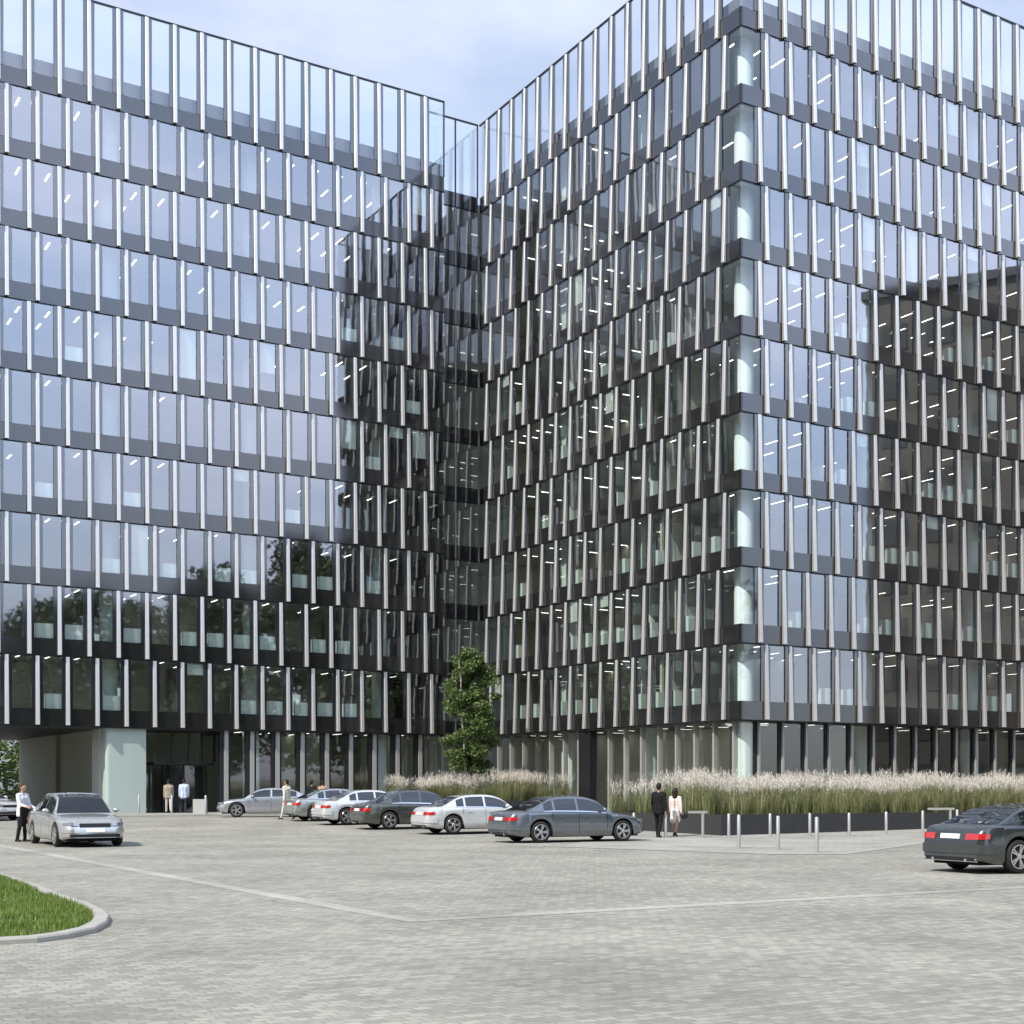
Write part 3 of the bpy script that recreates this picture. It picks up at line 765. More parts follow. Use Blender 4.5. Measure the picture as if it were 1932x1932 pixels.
# unseen block added behind the viewer to darken the courtyard glass reflections
nb = thing('mirrored_block', 'unseen tall block added behind the viewer to darken the courtyard glass', 'building', (-10, -62, 0))
b = MB(); b.box(-75, 46, -84, -62, 0, 72); b.build('wall', 'olive', nb)
b = MB()
for k in range(19):
    for j in range(30): b.box(-73 + j * 4, -70.6 + j * 4, -62.02, -61.95, 1.6 + k * 3.6, 3.6 + k * 3.6)
b.build('windows', 'pane', nb)['kind'] = 'stuff'
b = MB(); b.box(-75.3, 46.3, -84.3, -61.7, 72, 72.7); b.build('roof', 'parapet', nb)

# ------------------------------------------------------------------ bollards and rails
def bollard(p, h, label, group='steel bollards on the plaza', r=.052):
    o = MB(); o.lathe([(r, 0), (r, h - .02), (r - .012, h), (.001, h + .004)], 16)
    me = bol_me.get(h) 
    if me is None:
        me = o.mesh('bollard'); me.materials.append(M['steel']); me.polygons.foreach_set('use_smooth', [True] * len(me.polygons)); me.set_sharp_from_angle(angle=R(40)); bol_me[h] = me
    q = bpy.data.objects.new('bollard', me); COL.objects.link(q); q.location = p
    tag(q, label, 'bollard', group); return q
bol_me = {}
for u, y, lab in ((1196, 1577, 'steel bollard beside the nose of the blue grey sedan'), (1256, 1580, 'steel bollard between the black suited man and the woman'),
                  (1375, 1580, 'steel bollard at the near left corner of the charcoal planter'), (1453, 1579, 'second steel bollard right of the planter corner, close to the box'),
                  (1528, 1578, 'third steel bollard right of the planter corner, close to the box'), (1602, 1577, 'fourth steel bollard along the planter box'),
                  (1672, 1574, 'fifth steel bollard along the planter box'), (1741, 1571, 'steel bollard next to the low rail, left of the dark coupe'),
                  (1806, 1568, 'steel bollard mostly hidden behind the boot of the dark coupe')):
    bollard(gp(u, y), .80, lab)
for u, y, lab in ((1394, 1600, 'tall front row bollard nearest the walking couple'), (1468, 1604, 'middle tall bollard of the front row on the pavement edge'), (1541, 1609, 'rightmost tall bollard of the front row on the pavement edge')):
    bollard(gp(u, y), .93, lab)
for u, y, lab in ((262, 1538, 'pale bollard before the frosted glass bay'), (324, 1538, 'pale bollard beside the beige jacketed visitor'), (388, 1539, 'pale bollard in front of the silver coupe nose')):
    p = gp(u, y); p.z = .365 if y < 1540 else p.z; bollard(p, .95, lab)
def rail(p, ang, w, label):
    t = thing('bike_rail', label, 'rail', p, ang)
    b = MB(); b.lathe([(.05, 0), (.05, .82)], 14); b.build('post', 'steel', t, local=True, smooth=40)
    b = MB(); b.box(-w, .14, -.045, .045, .82, .90); b.build('top_bar', 'steel', t, local=True)
rail(gp(1326, 1580), 0.05, .5, 'low steel rail with flat top bar right of the woman')
rail(gp(1793, 1570), 0.05, .85, 'low steel rail with flat top bar left of the dark coupe')
b = MB(); q = gp(369, 1539); b.box(-.32, .32, -.2, .2, 0, .75); 
t_ = thing('plinth', 'pale grey block beside the entrance door', 'plinth', (q.x, q.y + 1, .365)); b.build('block', 'conc', t_, local=True)

# ------------------------------------------------------------------ cars
def interp(pts, x):
    if x <= pts[0][0]: return pts[0][1]
    for i in range(len(pts) - 1):
        a, b = pts[i], pts[i + 1]
        if x <= b[0]:
            t = (x - a[0]) / (b[0] - a[0]); m0 = (b[1] - pts[i - 1][1]) / (b[0] - pts[i - 1][0]) if i else (b[1] - a[1]) / (b[0] - a[0])
            m1 = (pts[i + 2][1] - a[1]) / (pts[i + 2][0] - a[0]) if i + 2 < len(pts) else (b[1] - a[1]) / (b[0] - a[0])
            h = b[0] - a[0]; t2, t3 = t * t, t * t * t
            return (2 * t3 - 3 * t2 + 1) * a[1] + (t3 - 2 * t2 + t) * h * m0 + (-2 * t3 + 3 * t2) * b[1] + (t3 - t2) * h * m1
    return pts[-1][1]
def car(label, loc, heading, pm, L=4.75, W=1.82, H=1.43, style='sedan', group=None, rimmat='rim', tailglow=None, front_plate=True):
    t = thing('parked_car', label, 'car', loc, heading, group)
    hw = W / 2
    xf, xr, RW = .5 * L - .185 * L, -.5 * L + .215 * L, .335
    ztop = [(-.5, .80), (-.488, .90), (-.46, .955), (-.36, .975), (-.15, .965), (.1, .935), (.235, .90), (.36, .83), (.44, .755), (.485, .66), (.5, .56)]
    if style == 'estate': ztop = [(-.5, .84), (-.488, .93), (-.46, .96), (-.36, .965)] + ztop[4:]
    wid = [(-.5, .80), (-.485, .88), (-.45, .945), (-.36, .985), (-.1, 1), (.15, 1), (.32, .985), (.42, .93), (.47, .83), (.5, .66)]
    zt = lambda s: interp(ztop, s) * (H / 1.43) ** .3
    ww = lambda s: interp(wid, s) * hw
    def deform(p):
        s = p.x / L
        if s < -.36: p.x += sstep(.36, .5, -s) * .22 * max(0, p.z - .62)
        if s > .36: p.x -= sstep(.36, .5, s) * .20 * max(0, p.z - .45)
        return p
    def sill(x):
        s = x / L
        z = .20 + .07 * sstep(.40, .5, abs(s))
        for xc in (xf, xr):
            dx = abs(x - xc); ra = RW + .055
            if dx < ra: z = max(z, RW + math.sqrt(ra * ra - dx * dx))
        return z
    def section(x):
        s = x / L; w = ww(s); z1 = zt(s); zb = min(sill(x), z1 - .12)
        zs = z1 - .05
        P = [(w - .07, zb)]
        for f, k in ((.10, .985), (.30, 1.0), (.55, 1.0), (.74, .988), (.90, .982), (1, .962)):
            P.append((w * k, zb + (zs - zb) * f))
        P += [(w * .90, z1 - .012), (w * .60, z1 + .012), (w * .3, z1 + .022), (0, z1 + .026)]
        return P
    xs = set([-.5 * L + L * i / 70 for i in range(71)])
    for xc in (xf, xr):
        for i in range(-12, 13): xs.add(xc + (RW + .055) * math.sin(PI / 2 * i / 12))
    xs = sorted(xs)
    xs = [x for i, x in enumerate(xs) if i == 0 or x - xs[i - 1] > .006]
    half = [[deform(Vector((x, y, z))) for y, z in section(x)] for x in xs]
    body = MB()
    full = [[Vector((p.x, -p.y, p.z)) for p in reversed(h)][:-1] + h for h in [list(reversed(h)) for h in half]]
    full = [[Vector((p.x, -p.y, p.z)) for p in h] + [p for p in reversed(h)][1:] for h in half]
    # rows run from right sill over the top to left sill
    body.grid([[q for q in row] for row in full])
    n = len(full[0])
    body.f.append(tuple(range(n))); e = (len(full) - 1) * n; body.f.append(tuple(reversed(range(e, e + n))))
    # greenhouse
    if style == 'estate':
        roof = [(-.487, .93), (-.475, 1.06), (-.455, 1.25), (-.43, H - .075), (-.36, H - .03), (-.1, H - .002), (.03, H - .01), (.09, H - .055), (.15, H - .17), (.245, .895)]
        xa, xd = .245, -.487; doors = [(-.01, .185), (-.205, -.03), (-.43, -.225)]; wsc = (.085, .232); rwc = (-.484, -.448)
    elif style == 'coupe':
        roof = [(-.40, .955), (-.33, 1.09), (-.25, 1.26), (-.17, H - .045), (-.06, H), (.02, H - .012), (.08, H - .06), (.14, H - .18), (.24, .895)]
        xa, xd = .24, -.40; doors = [(-.045, .178), (-.255, -.06)]; wsc = (.075, .228); rwc = (-.385, -.225)
    else:
        roof = [(-.385, .955), (-.32, 1.10), (-.25, 1.27), (-.18, H - .045), (-.06, H), (.03, H - .01), (.09, H - .06), (.15, H - .18), (.245, .895)]
        xa, xd = .245, -.385; doors = [(-.005, .182), (-.175, -.022), (-.255, -.192)]; wsc = (.082, .232); rwc = (-.37, -.225)
    def gsec(x, f):
        """f 0..1 up the side, 1..1.35 round the corner, to 2 at the centreline"""
        s = x / L; zb = zt(s) - .03; zr = max(interp(roof, s), zb + .005); h = zr - zb
        wb = ww(s) * .925 - .02; wt = wb - .40 * min(h, .5) 
        if f <= 1: y, z = wb + (wt - wb) * f * (.85 + .15 * f), zb + h * .86 * f
        elif f <= 1.35:
            k = (f - 1) / .35; y = wt - .07 * k * (.6 + .4 * k); z = zb + h * (.86 + .10 * math.sin(k * PI / 2))
        else:
            k = (f - 1.35) / .65; y = (wt - .07) * (1 - k); z = zb + h * (.96 + .04 * math.sin(k * PI / 2))
        return Vector((x, y, z))
    fs = [0, .25, .5, .75, .93, 1, 1.08, 1.17, 1.26, 1.35, 1.5, 1.75, 2]
    gx = [L * (xd + (xa - xd) * i / 44) for i in range(45)]
    rows = []
    for x in gx:
        r1 = [gsec(x, f) for f in fs]
        rows.append([Vector((p.x, -p.y, p.z)) for p in r1] + [p for p in reversed(r1)][1:])
    body.grid(rows)
    bo = body.build('body', pm, t, local=True, smooth=38, fix=True)
    # glass
    def gpatch(x0, x1, f0, f1, nx=8, nf=5, side=1, off=.006):
        rr_ = []
        for i in range(nx + 1):
            x = L * (x0 + (x1 - x0) * i / nx); row = []
            for j in range(nf + 1):
                f = f0 + (f1 - f0) * j / nf
                p = gsec(x, f); dx = gsec(x + .01, f) - gsec(x - .01, f); df = gsec(x, min(2, f + .01)) - gsec(x, f - .01)
                nn = dx.cross(df).normalized()
                if nn.dot(Vector((0, p.y, .35))) < 0: nn = -nn
                q = p + nn * off; row.append(Vector((q.x, q.y * side, q.z)))
            rr_.append(row)
        b = MB(); b.grid(rr_); return b
    for side in (1, -1):
        for d0, d1_ in doors: gpatch(d0, d1_, .13, .94, side=side).build('side_window', 'carglass', t, local=True, smooth=180)
    for side in (1, -1):
        gpatch(doors[-1][0] - .005, doors[0][1] + .01, .055, .115, 24, 1, side, .009).build('belt_trim', 'chrome' if style != 'coupe' else 'trim', t, local=True, smooth=180)
    for nm, (a, c) in (('windscreen', wsc), ('rear_window', rwc)):
        l = gpatch(a, c, 1.30, 2, 8, 6, 1, .007); r_ = gpatch(a, c, 1.30, 2, 8, 6, -1, .007)
        k = len(l.v); l.v += r_.v; l.f += [tuple(k + i for i in f) for f in r_.f]
        l.build(nm, 'carglass', t, local=True, smooth=180, fix=True)
    # strips that follow the plan of the nose and tail
    def plan(end, y0, y1, n=14):
        """points along the outline at nose (1) or tail (-1), parameterised by arc from the centre"""
        pts = []; we = ww(.5 * end)
        q = [(end * .5 * L, we * i / 10) for i in range(11)] + [(end * (.5 - .012 * i) * L, ww(end * (.5 - .012 * i))) for i in range(1, 14)]
        acc = [0]
        for i in range(1, len(q)): acc.append(acc[-1] + math.dist(q[i], q[i - 1]))
        for j in range(n + 1):
            s = y0 + (y1 - y0) * j / n; i = 0
            while i < len(acc) - 2 and acc[i + 1] < s: i += 1
            f = (s - acc[i]) / (acc[i + 1] - acc[i]); pts.append(Vector((q[i][0] + (q[i + 1][0] - q[i][0]) * f, q[i][1] + (q[i + 1][1] - q[i][1]) * f)))
        return pts
    def wrap(end, s0, s1, z0, z1, off=.012, side=1, taper=0.):
        pts = plan(end, s0, s1); b = MB(); rows_ = []
        for j, p in enumerate(pts):
            d = (pts[min(j + 1, len(pts) - 1)] - pts[max(j - 1, 0)]).normalized(); nn = Vector((d.y, -d.x))
            if nn.dot(p) < 0: nn = -nn
            f = j / (len(pts) - 1); zz0, zz1 = z0 + taper * f, z1 - taper * .3 * f
            o = p + nn * off; i_ = p - nn * .03
            rows_.append([deform(Vector((a.x, a.y * side, z))) for a, z in ((i_, zz0), (o, zz0 + .008), (o, (zz0 + zz1) / 2), (o, zz1 - .008), (i_, zz1))])
        b.grid(rows_)
        for r0 in (rows_[0], rows_[-1]):
            k = len(b.v); b.v += r0; b.f.append(tuple(range(k, k + 5)))
        return b
    for s in (1, -1):
        wrap(-1, .42, 1.02 if style != 'coupe' else .98, .665, .805, side=s, taper=.02).build('taillight', 'red', t, local=True, smooth=40, fix=True)
        wrap(1, .46, .98, .60, .715, side=s, taper=.03).build('headlight', 'clear', t, local=True, smooth=40, fix=True)
    def wrap2(end, s1, z0, z1, off): 
        a = wrap(end, 0, s1, z0, z1, off, 1); c = wrap(end, 0, s1, z0, z1, off, -1); k = len(a.v); a.v += c.v; a.f += [tuple(k + i for i in f) for f in c.f]; return a
    wrap2(1, .43, .57, .685, .014).build('grille', 'trim', t, local=True, smooth=40, fix=True)
    wrap2(1, .72, .285, .385, .012).build('air_intake', 'trim', t, local=True, smooth=40, fix=True)
    wrap2(1, 1.10, .41, .53, .022).build('front_bumper', pm, t, local=True, smooth=40, fix=True)
    wrap2(-1, 1.12, .40, .585, .030).build('rear_bumper', pm, t, local=True, smooth=40, fix=True)
    wrap2(-1, .66, .245, .335, .012).build('rear_valance', 'trim', t, local=True, smooth=40, fix=True)
    if style == 'coupe': wrap2(-1, .72, .235, .262, .03).build('chrome_strip', 'chrome', t, local=True, smooth=40, fix=True)
    wrap2(-1, .26, .685, .79, .020).build('rear_plate', 'plate', t, local=True, smooth=40, fix=True)
    if front_plate: wrap2(1, .26, .43, .535, .032).build('front_plate', 'plate', t, local=True, smooth=40, fix=True)
    for s in (.45, -.45):
        b = MB(); b.lathe([(.035, -.12), (.035, .02)], 12, Matrix.Translation((-.5 * L - .005, s, .27)) @ Matrix.Rotation(R(-90), 4, 'Y'))
        b.build('exhaust', 'chrome', t, local=True, smooth=40)
    # underbody and wells
    b = MB(); b.box(-.46 * L, .455 * L, -hw * .70, hw * .70, .17, .60); b.box(-.32 * L + .3, .3 * L - .3, -hw * .9, hw * .9, .18, .5); b.build('underbody', 'well', t, local=True)
    # door seams and handles
    b = MB()
    def seam(s, f0=1, f1=7):
        x = s * L; 
        for sd in (1, -1):
            rows_ = []
            for dx in (-.006, .006): rows_.append([Vector((x + dx, (y + .004) * sd, z)) for y, z in section(x + dx)[f0:f1 + 1]])
            b.grid(rows_)
    seam(.195, 2, 7); seam(doors[1][1] + .008, 1, 7)
    if style != 'coupe': seam(-.205, 3, 7)
    b.build('door_seams', 'trim', t, local=True)
    hs = (.03, -.15) if style != 'coupe' else (-.01,)
    for s in hs:
        for sd in (1, -1):
            b = MB(); y = ww(s) * .984; b.box(s * L - .1, s * L + .1, sd * y - .02, sd * y + .02, .775, .80); b.build('door_handle', pm, t, local=True)
    b = MB()
    for sd in (1, -1):
        b2 = MB(); b2.ell((.165 * L, sd * (ww(.165) + .06), zt(.165) + .085), .075, .10, .068); b2.build('mirror', pm, t, local=True, smooth=60)
    # wheels
    for xc in (xf, xr):
        for sd in (1, -1):
            mt = Matrix.Translation((xc, sd * (hw - .115), RW)) @ Matrix.Rotation(R(-90 * sd), 4, 'X')
            b = MB(); b.lathe([(.20, -.10), (.30, -.105), (RW - .012, -.085), (RW, -.05), (RW, .05), (RW - .012, .085), (.30, .105), (.245, .10), (.235, .06)], 36, mt)
            w_ = b.build('wheel', 'tyre', t, local=True, smooth=50)
            b = MB(); b.lathe([(.245, .095), (.238, .102), (.222, .10), (.215, .05), (.07, .045)], 36, mt, cap=False)
            b.lathe([(.001, .10), (.05, .098), (.062, .085), (.06, .04)], 20, mt, cap=False)
            for q in range(5):
                for dd in (-.09, .09):
                    a = 2 * PI * q / 5
                    d = Vector((math.cos(a + dd * .5), math.sin(a + dd * .5), 0)); d2_ = Vector((math.cos(a + dd * 1.7), math.sin(a + dd * 1.7), 0)); pn = Vector((-d.y, d.x, 0)) * .017
                    P = [d * .04 - pn + Vector((0, 0, .06)), d * .04 + pn + Vector((0, 0, .06)), d2_ * .228 + pn + Vector((0, 0, .06)), d2_ * .228 - pn + Vector((0, 0, .06))]
                    b.hexa([mt @ p for p in P] + [mt @ (p + Vector((0, 0, .035))) for p in P])
            b.build('rim', rimmat, w_, local=True, smooth=40)
            b = MB(); b.lathe([(.001, .02), (.215, .02)], 24, mt, cap=False); b.build('brake_disc', 'well', w_, local=True)
    return t

SIL = paint('silver_paint', (.55, .55, .52)); SILB = paint('cool_silver_paint', (.44, .46, .48)); WHS = paint('white_silver_paint', (.66, .67, .66), .4)
OLV = paint('olive_grey_paint', (.10, .105, .088)); BLG = paint('blue_grey_paint', (.165, .185, .20)); DKG = paint('dark_graphite_paint', (.075, .085, .085)); GRE = paint('pale_green_grey_paint', (.40, .42, .39))
def at_rear_wheel(u, Z, L, heading, side=-1, hw=.91):
    """place so that the near rear wheel stands at this pixel column and depth"""
    p = Vector(((u - UC) / FPX * Z, Z, 0)); xr = -.5 * L + .215 * L
    d = Vector((math.cos(heading), math.sin(heading), 0)); n = Vector((-d.y, d.x, 0))
    o = p - d * xr - n * side * (hw - .06); return Vector((o.x, o.y, gz(o.y)))
# silver estate facing the camera
car('silver saloon car facing the viewer beside the white shirted man', gp(174, 1598) + D2 * 2.1, AM, SIL, 4.95, 1.92, 1.56, 'sedan')
h7 = HC
car('blue grey sedan with five spoke alloys, nearest of the parked row', at_rear_wheel(1020, 42.6, 4.85, h7), h7, BLG, 4.85, 1.84, 1.45, 'sedan')
car('pale silver sedan between the blue grey sedan and the olive car', at_rear_wheel(856, 49.2, 4.6, h7), h7, WHS, 4.6, 1.78, 1.42, 'sedan')
car('dark olive grey sedan in the middle of the parked row', at_rear_wheel(735, 53.0, 4.8, h7), h7, OLV, 4.8, 1.83, 1.52, 'sedan')
car('white silver sedan half hidden behind the olive grey car', at_rear_wheel(655, 56.6, 4.6, h7), h7, WHS, 4.6, 1.78, 1.43, 'sedan')
car('small silver car at the far end of the parked row, red taillight showing', at_rear_wheel(596, 60.2, 4.4, h7), h7, GRE, 4.4, 1.76, 1.42, 'sedan')
hB = math.atan2(-.17, -.985)
pB = gp(503, 1542)
car('grey blue sedan in profile facing left before the lobby glass', Vector((pB.x, pB.y + .9, gz(pB.y))), hB, SILB, 4.9, 1.84, 1.40, 'sedan')
car('dark graphite coupe cut off by the right edge, red taillights towards viewer', at_rear_wheel(1922, 27.4, 4.6, R(26)), R(26), DKG, 4.6, 1.80, 1.38, 'coupe')
car('white car at the far left edge behind the man', Vector((-23.9, 62.0, gz(62))), AM + .5, WHS, 4.6, 1.8, 1.45, 'sedan')

# ------------------------------------------------------------------ people
def solid(name, mb, mat, parent, vox, smooth_it=4):
    me = mb.mesh('tmp'); o = bpy.data.objects.new('tmp', me); COL.objects.link(o)
    m = o.modifiers.new('r', 'REMESH'); m.mode = 'VOXEL'; m.voxel_size = vox
    s = o.modifiers.new('s', 'SMOOTH'); s.iterations = smooth_it; s.factor = .5
    dg = bpy.context.evaluated_depsgraph_get(); dg.update()
    nm = bpy.data.meshes.new_from_object(o.evaluated_get(dg)); bpy.data.objects.remove(o); nm.materials.clear(); nm.name = name
    return link(name, nm, mat, parent, 180)
CM = {}
def cloth(col, rough=.85):
    k = tuple(col)
    if k not in CM: CM[k] = principled('cloth', col, rough, spec=.2, var=.12, vscale=9, bump=.25, bscale=14)
    return CM[k]
def person(label, loc, facing, H, top, legs, hair=(.02, .015, .012), stride=.0, arms=((.08, .0), (.08, .0)), bend=(.2, .2), female=False, dress=None, shoes=(.02, .02, .02), longhair=False, sc_top=1.0, collar=None):
    """local axes: x forwards, y left.  arms: (sideways, swing) per side; bend: elbow"""
    t = thing('person', label, 'person', loc, facing)
    k = H / 1.78; V = lambda x, y, z: Vector((x * k, y * k, z * k))
    sh = .175 if female else .20; hip = .095
    S, TP, TR, SH, HR = MB(), MB(), MB(), MB(), MB()
    pel = (0, 0, .93)
    # torso
    S.cone(V(0, 0, .95), V(0, 0, 1.30), .115 * k, .12 * k); S.cone(V(0, -.11, 1.40), V(0, .11, 1.40), .062 * k, .062 * k)
    S.cone(V(0, 0, 1.40), V(.015, 0, 1.56), .055 * k, .050 * k)
    # head with face
    S.ell(V(.02, 0, 1.665), .098 * k, .076 * k, .118 * k); S.cone(V(.06, 0, 1.60), V(.085, 0, 1.585), .042 * k, .030 * k)
    S.cone(V(.112, 0, 1.675), V(.128, 0, 1.645), .012 * k, .015 * k)
    for s in (1, -1): S.ell(V(.012, s * .078, 1.66), .02 * k, .012 * k, .032 * k)
    for s in (1, -1): S.cone(V(.108, s * .014, 1.605), V(.110, 0, 1.605), .009 * k, .010 * k)
    # chest and clothing torso
    tw = sc_top
    for (z0, z1, a, c, y0, y1) in ((.98, 1.12, .135, .125, .055, .045), (1.12, 1.32, .125, .135, .045, .075), (1.32, 1.42, .12, .085, .095, .10)):
        for s in (1, -1): TP.cone(V(0, s * y0, z0), V(0, s * y1, z1), a * k * tw * (.88 if female else 1), c * k * tw * (.88 if female else 1))
    TP.cone(V(0, -sh * .8, 1.425), V(0, sh * .8, 1.425), .075 * k, .075 * k)
    if not female:
        for s in (1, -1): TP.cone(V(-.01, s * .07, .84), V(0, s * .06, 1.02), .125 * k * tw, .128 * k * tw)
    for i, s in enumerate((1, -1)):
        ab, sw = arms[i]
        shp = Vector((0, s * sh, 1.42)); d = Vector((math.sin(sw), s * math.sin(ab), -math.cos(sw) * math.cos(ab))).normalized()
        el = shp + d * .30; be = bend[i]
        sw2 = sw + be; d2_ = Vector((math.sin(sw2), s * math.sin(ab) * .4, -math.cos(sw2))).normalized(); wr = el + d2_ * .26
        S.cone(shp * k, el * k, .048 * k, .040 * k); S.cone(el * k, wr * k, .040 * k, .027 * k)
        TP.cone(shp * k, el * k, .066 * k, .054 * k); TP.cone(el * k, (wr - d2_ * .02) * k, .054 * k, .043 * k)
        # hand: palm, four fingers of different lengths, thumb from the side
        fw = Vector((1, 0, 0)) - d2_ * d2_.x; fw = fw.normalized() if fw.length > .2 else Vector((0, 0, -1)); inw = d2_.cross(fw).normalized()
        if inw.y * s > 0: inw = -inw
        pc = wr + d2_ * .045
        for q in (-.024, 0, .024): S.cone((wr + fw * q * .7 + d2_ * .01) * k, (wr + d2_ * .085 + fw * q) * k, .017 * k, .015 * k)
        for j, (q, ln) in enumerate(((.033, .066), (.011, .076), (-.011, .070), (-.033, .054))):
            r0 = wr + d2_ * .088 + fw * q; m1 = r0 + d2_ * ln * .5 + inw * .008; m2 = m1 + d2_ * ln * .42 + inw * .024
            S.cone(r0 * k, m1 * k, .0105 * k, .0098 * k, 8); S.cone(m1 * k, m2 * k, .0098 * k, .0085 * k, 8)
        th = wr + d2_ * .03 + fw * .03; t1 = th + d2_ * .03 + fw * .03 + inw * .008; t2 = t1 + d2_ * .032 + fw * .006 + inw * .012
        S.cone(th * k, t1 * k, .014 * k, .0115 * k, 8); S.cone(t1 * k, t2 * k, .0115 * k, .0095 * k, 8)
        # legs
        a = stride * s
        hp = Vector((0, s * hip, .92)); kn = hp + Vector((math.sin(a), .0, -math.cos(a))) * .44; a2 = a - (.12 + abs(stride) * .9 if a < 0 else .05)
        an = kn + Vector((math.sin(a2), 0, -math.cos(a2))) * .42
        lift = max(0, an.z - .075) if abs(stride) > .01 else 0
        an.z = max(an.z, .075)
        for mb, e in ((S, 0), (TR, .014)):
            mb.cone(hp * k, kn * k, (.078 + e) * k, (.052 + e) * k); mb.cone(kn * k, (an + (Vector((0, 0, .09)) if mb is S and 0 else Vector((0, 0, 0)))) * k, (.052 + e) * k, (.036 + e * 1.3) * k)
            mb.cone((kn + (an - kn) * .3 + Vector((-.014, 0, 0))) * k, (kn + (an - kn) * .4 + Vector((-.012, 0, 0))) * k, (.05 + e * .6) * k, (.046 + e * .6) * k)
        pitch = -a2 * .6 if a < 0 else .0
        fd = Vector((math.cos(pitch), 0, -math.sin(-pitch) if False else 0))
        heel = an + Vector((-.045, 0, -.035)); toe = an + Vector((.155, s * .02, -.042))
        heel.z = max(heel.z, .038); toe.z = .034
        S.cone((heel + Vector((.01, 0, 0))) * k, toe * k, .030 * k, .026 * k); SH.cone(heel * k, toe * k, .041 * k, .034 * k); SH.cone((an + Vector((0, 0, -.005))) * k, (heel + Vector((.05, 0, 0))) * k, .043 * k, .042 * k)
    TR.cone(V(0, -.06, .93), V(0, .06, .93), .125 * k, .125 * k); TR.cone(V(0, -.04, 1.0), V(0, .04, 1.0), .115 * k, .115 * k)
    S.cone(V(0, -.06, .93), V(0, .06, .93), .105 * k, .105 * k)
    solid('body', S, 'skin', t, .0085 if H > 1 else .01, 2)
    if dress:
        D_ = MB()
        for s in (1, -1): D_.cone(V(0, s * .05, 1.05), V(0, s * .075, .60), .115 * k, .125 * k)
        D_.cone(V(0, -.05, .95), V(0, .05, .95), .13 * k, .13 * k); D_.cone(V(0, -.08, .6), V(0, .08, .6), .115 * k, .115 * k)
        solid('skirt', D_, cloth(dress), t, .014, 4)
    else: solid('trousers', TR, cloth(legs), t, .013, 3)
    solid('jacket' if sc_top > 1.02 else 'shirt', TP, cloth(top), t, .013, 4)
    solid('shoes', SH, cloth(shoes, .5), t, .011, 2)
    HR.ell(V(.002, 0, 1.695), .102 * k, .086 * k, .105 * k); HR.ell(V(-.03, 0, 1.66), .075 * k, .082 * k, .095 * k)
    if longhair:
        HR.cone(V(-.04, -.03, 1.66), V(-.06, -.035, 1.46), .08 * k, .06 * k); HR.cone(V(-.04, .03, 1.66), V(-.06, .035, 1.46), .08 * k, .06 * k)
    hr = MB(); 
    HRm = solid('hair', HR, cloth(hair, .6), t, .011, 2)
    bm = bmesh.new(); bm.from_mesh(HRm.data)      # clear the face
    bmesh.ops.delete(bm, geom=[v for v in bm.verts if v.co.x > .055 * k and v.co.z < 1.725 * k], context='VERTS'); bm.to_mesh(HRm.data); bm.free()
    E = MB()
    for s in (1, -1): E.ell(V(.108, s * .030, 1.672), .010 * k, .012 * k, .010 * k, 10, 6)
    E.build('eyes', 'trim', t, local=True, smooth=180)
    return t
P0 = gp(42, 1588)
p = person('person in white shirt and dark trousers beside the silver saloon, jacket over arm', P0, -.35, 1.82, (.75, .76, .80), (.022, .022, .024), hair=(.05, .03, .02), stride=.05, arms=((.12, .25), (.14, .35)), bend=(.8, 1.0))
# the jacket he carries hangs from his forearm
j = MB(); q = frame(P0, -.35)
for s in range(5): j.cone(q(.26 + .02 * s, -.36 + .05 * s, 1.06), q(.27 + .02 * s, -.36 + .05 * s, .52 + .03 * (s % 2)), .05, .055)
o = solid('coat', j, cloth((.014, .014, .016)), None, .016, 3); tag(o, 'black suit jacket hanging over the white shirted man\'s arm', 'jacket')
def wp(u, y, Z): return Vector(((u - UC) / FPX * Z, Z, .366))
person('person in beige jacket with back turned at the entrance', wp(318, 1534, 73.5), 1.9, 1.76, (.34, .29, .22), (.55, .53, .48), stride=.2, sc_top=1.08)
person('person in pale blue shirt and dark trousers walking into the entrance', wp(347, 1533, 73.8), 1.8, 1.80, (.50, .58, .72), (.02, .022, .03), stride=.22)
pq = gp(541, 1541); pq = Vector(((541 - UC) / FPX * 62.5, 62.5, gz(62.5)))
person('person in cream jacket and pale trousers crossing before the grey blue sedan', pq, 2.6, 1.80, (.66, .62, .50), (.62, .55, .50), stride=.28, sc_top=1.1, arms=((.1, -.2), (.1, .25)))
z_ = Vector(((588 - UC) / FPX * 67, 67, .30)); person('person in black, head and shoulders above the small silver car', z_, 1.2, 1.76, (.015, .015, .017), (.015, .015, .017), sc_top=1.06)
z_ = Vector(((608 - UC) / FPX * 67, 67, .30)); person('person in a tan top beside the person in black', z_, 1.4, 1.74, (.42, .27, .18), (.05, .05, .06), hair=(.03, .02, .015), female=True)
pb = gp(1243, 1580); person('person in a black suit walking away beside the charcoal planter', pb, R(60), 1.84, (.012, .012, .013), (.012, .012, .013), stride=.16, arms=((.22, .25), (.12, -.1)), bend=(.25, .15), sc_top=1.12)
pw_ = gp(1274, 1578); person('person with long dark hair in pale pink top and skirt walking away', pw_, R(70), 1.66, (.72, .60, .58), (.6, .5, .5), hair=(.018, .012, .01), stride=.26, female=True, dress=(.74, .68, .62), longhair=True, arms=((.08, .15), (.16, -.15)))
bg = MB(); q = frame(pw_, R(70)); 
bg.ell(q(-.10, -.34, .72), .13, .05, .11); t_ = thing('handbag', 'small black handbag held at the woman\'s right side', 'bag', q(-.1, -.34, .6))
bg.build('bag', 'trim', t_, smooth=180)
b = MB(); tube(b, [q(-.16, -.34, .80), q(-.13, -.32, .90), q(-.07, -.32, .90), q(-.04, -.34, .80)], [.008] * 4); b.build('strap', 'trim', t_)
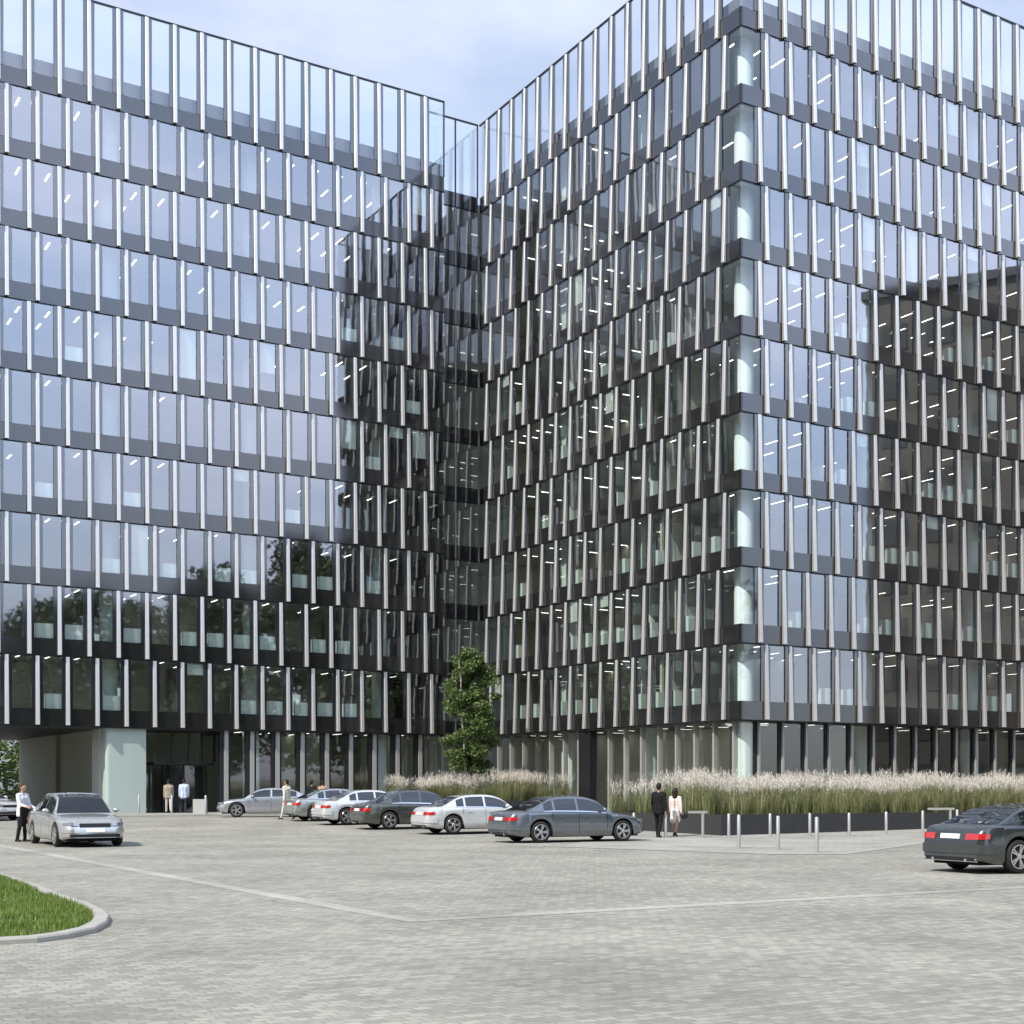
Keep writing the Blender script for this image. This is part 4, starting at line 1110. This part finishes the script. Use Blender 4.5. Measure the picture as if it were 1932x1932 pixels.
k_ = 3; pwi = FL(T(4.4), .9, ZROW[2] + .5); person('person in pale blue shirt standing inside the left wing window', pwi, -1.2, 1.75, (.50, .58, .74), (.06, .06, .08))

# ------------------------------------------------------------------ sky, sun, camera
SUN_EL, SUN_AZ = R(46), Vector((-.66, -.75, 0)).normalized()     # towards the sun
w = bpy.data.worlds.new('World'); scene.world = w; w.use_nodes = True; nt = w.node_tree; nt.nodes.clear()
out = N(nt, 'ShaderNodeOutputWorld'); bgd = N(nt, 'ShaderNodeBackground'); bgd.inputs[1].default_value = .13
sky = N(nt, 'ShaderNodeTexSky'); sky.sky_type = 'NISHITA'; sky.sun_disc = False; sky.sun_elevation = SUN_EL
sky.sun_rotation = math.atan2(SUN_AZ.x, SUN_AZ.y); sky.air_density = 1.0; sky.dust_density = 1.2; sky.ozone_density = 1.2
tc = N(nt, 'ShaderNodeTexCoord'); mp = N(nt, 'ShaderNodeMapping'); mp.inputs['Scale'].default_value = (1, 1, 2.6)
no = N(nt, 'ShaderNodeTexNoise'); no.inputs['Scale'].default_value = 2.2; no.inputs['Detail'].default_value = 8; no.inputs['Roughness'].default_value = .55
nt.links.new(tc.outputs['Generated'], mp.inputs[0]); nt.links.new(mp.outputs[0], no.inputs['Vector'])
mr = N(nt, 'ShaderNodeMapRange'); mr.interpolation_type = 'SMOOTHSTEP'; mr.inputs[1].default_value = .38; mr.inputs[2].default_value = .72; mr.inputs[3].default_value = .35; mr.inputs[4].default_value = .95
nt.links.new(no.outputs['Fac'], mr.inputs[0])
mx = N(nt, 'ShaderNodeMix', data_type='RGBA'); mx.inputs[7].default_value = (4.2, 4.6, 5.7, 1)
nt.links.new(mr.outputs[0], mx.inputs[0]); nt.links.new(sky.outputs[0], mx.inputs[6]); dt_ = N(nt, 'ShaderNodeVectorMath', operation='DOT_PRODUCT'); dt_.inputs[1].default_value = (.87, -.48, .1)
nt.links.new(tc.outputs['Generated'], dt_.inputs[0])
m3 = N(nt, 'ShaderNodeMapRange'); m3.interpolation_type = 'SMOOTHSTEP'; m3.inputs[1].default_value = .2; m3.inputs[2].default_value = .9; m3.inputs[3].default_value = 1.0; m3.inputs[4].default_value = 2.45
nt.links.new(dt_.outputs['Value'], m3.inputs[0])
sz = N(nt, 'ShaderNodeSeparateXYZ'); nt.links.new(tc.outputs['Generated'], sz.inputs[0])
m5 = N(nt, 'ShaderNodeMapRange'); m5.inputs[1].default_value = .10; m5.inputs[2].default_value = .34; m5.inputs[3].default_value = .52; m5.inputs[4].default_value = 1.0
nt.links.new(sz.outputs['Z'], m5.inputs[0])
m6 = N(nt, 'ShaderNodeMath', operation='MULTIPLY'); nt.links.new(m3.outputs[0], m6.inputs[0]); nt.links.new(m5.outputs[0], m6.inputs[1])
vsc = N(nt, 'ShaderNodeVectorMath', operation='SCALE'); nt.links.new(mx.outputs[2], vsc.inputs[0]); nt.links.new(m6.outputs[0], vsc.inputs['Scale'])
nt.links.new(vsc.outputs[0], bgd.inputs[0]); nt.links.new(bgd.outputs[0], out.inputs[0])
sl = bpy.data.lights.new('sun', 'SUN'); sl.energy = 3.2; sl.angle = R(.6); sl.color = (1, .955, .88)
so = bpy.data.objects.new('sun', sl); COL.objects.link(so)
sd = SUN_AZ * math.cos(SUN_EL) + Vector((0, 0, math.sin(SUN_EL)))
so.rotation_euler = sd.to_track_quat('Z', 'Y').to_euler(); so.location = (-40, -40, 60)

cd = bpy.data.cameras.new('camera'); co = bpy.data.objects.new('camera', cd); COL.objects.link(co)
cd.sensor_width = 36; cd.sensor_fit = 'HORIZONTAL'; cd.lens = 36 * FPX / 1932; cd.shift_x = 0; cd.shift_y = (YH - 966) / 1932
cd.clip_start = .1; cd.clip_end = 5000
co.location = (0, 0, EYE); co.rotation_euler = (R(90), 0, 0); scene.camera = co

scene.view_settings.view_transform = 'Standard'; scene.view_settings.look = 'None'; scene.view_settings.gamma = 1; scene.view_settings.exposure = .7
scene.render.engine = 'CYCLES'; cy = scene.cycles
cy.use_denoising = True; cy.max_bounces = 8; cy.diffuse_bounces = 3; cy.glossy_bounces = 5; cy.transmission_bounces = 4; cy.transparent_max_bounces = 16
cy.caustics_reflective = False; cy.caustics_refractive = False; cy.sample_clamp_indirect = 6
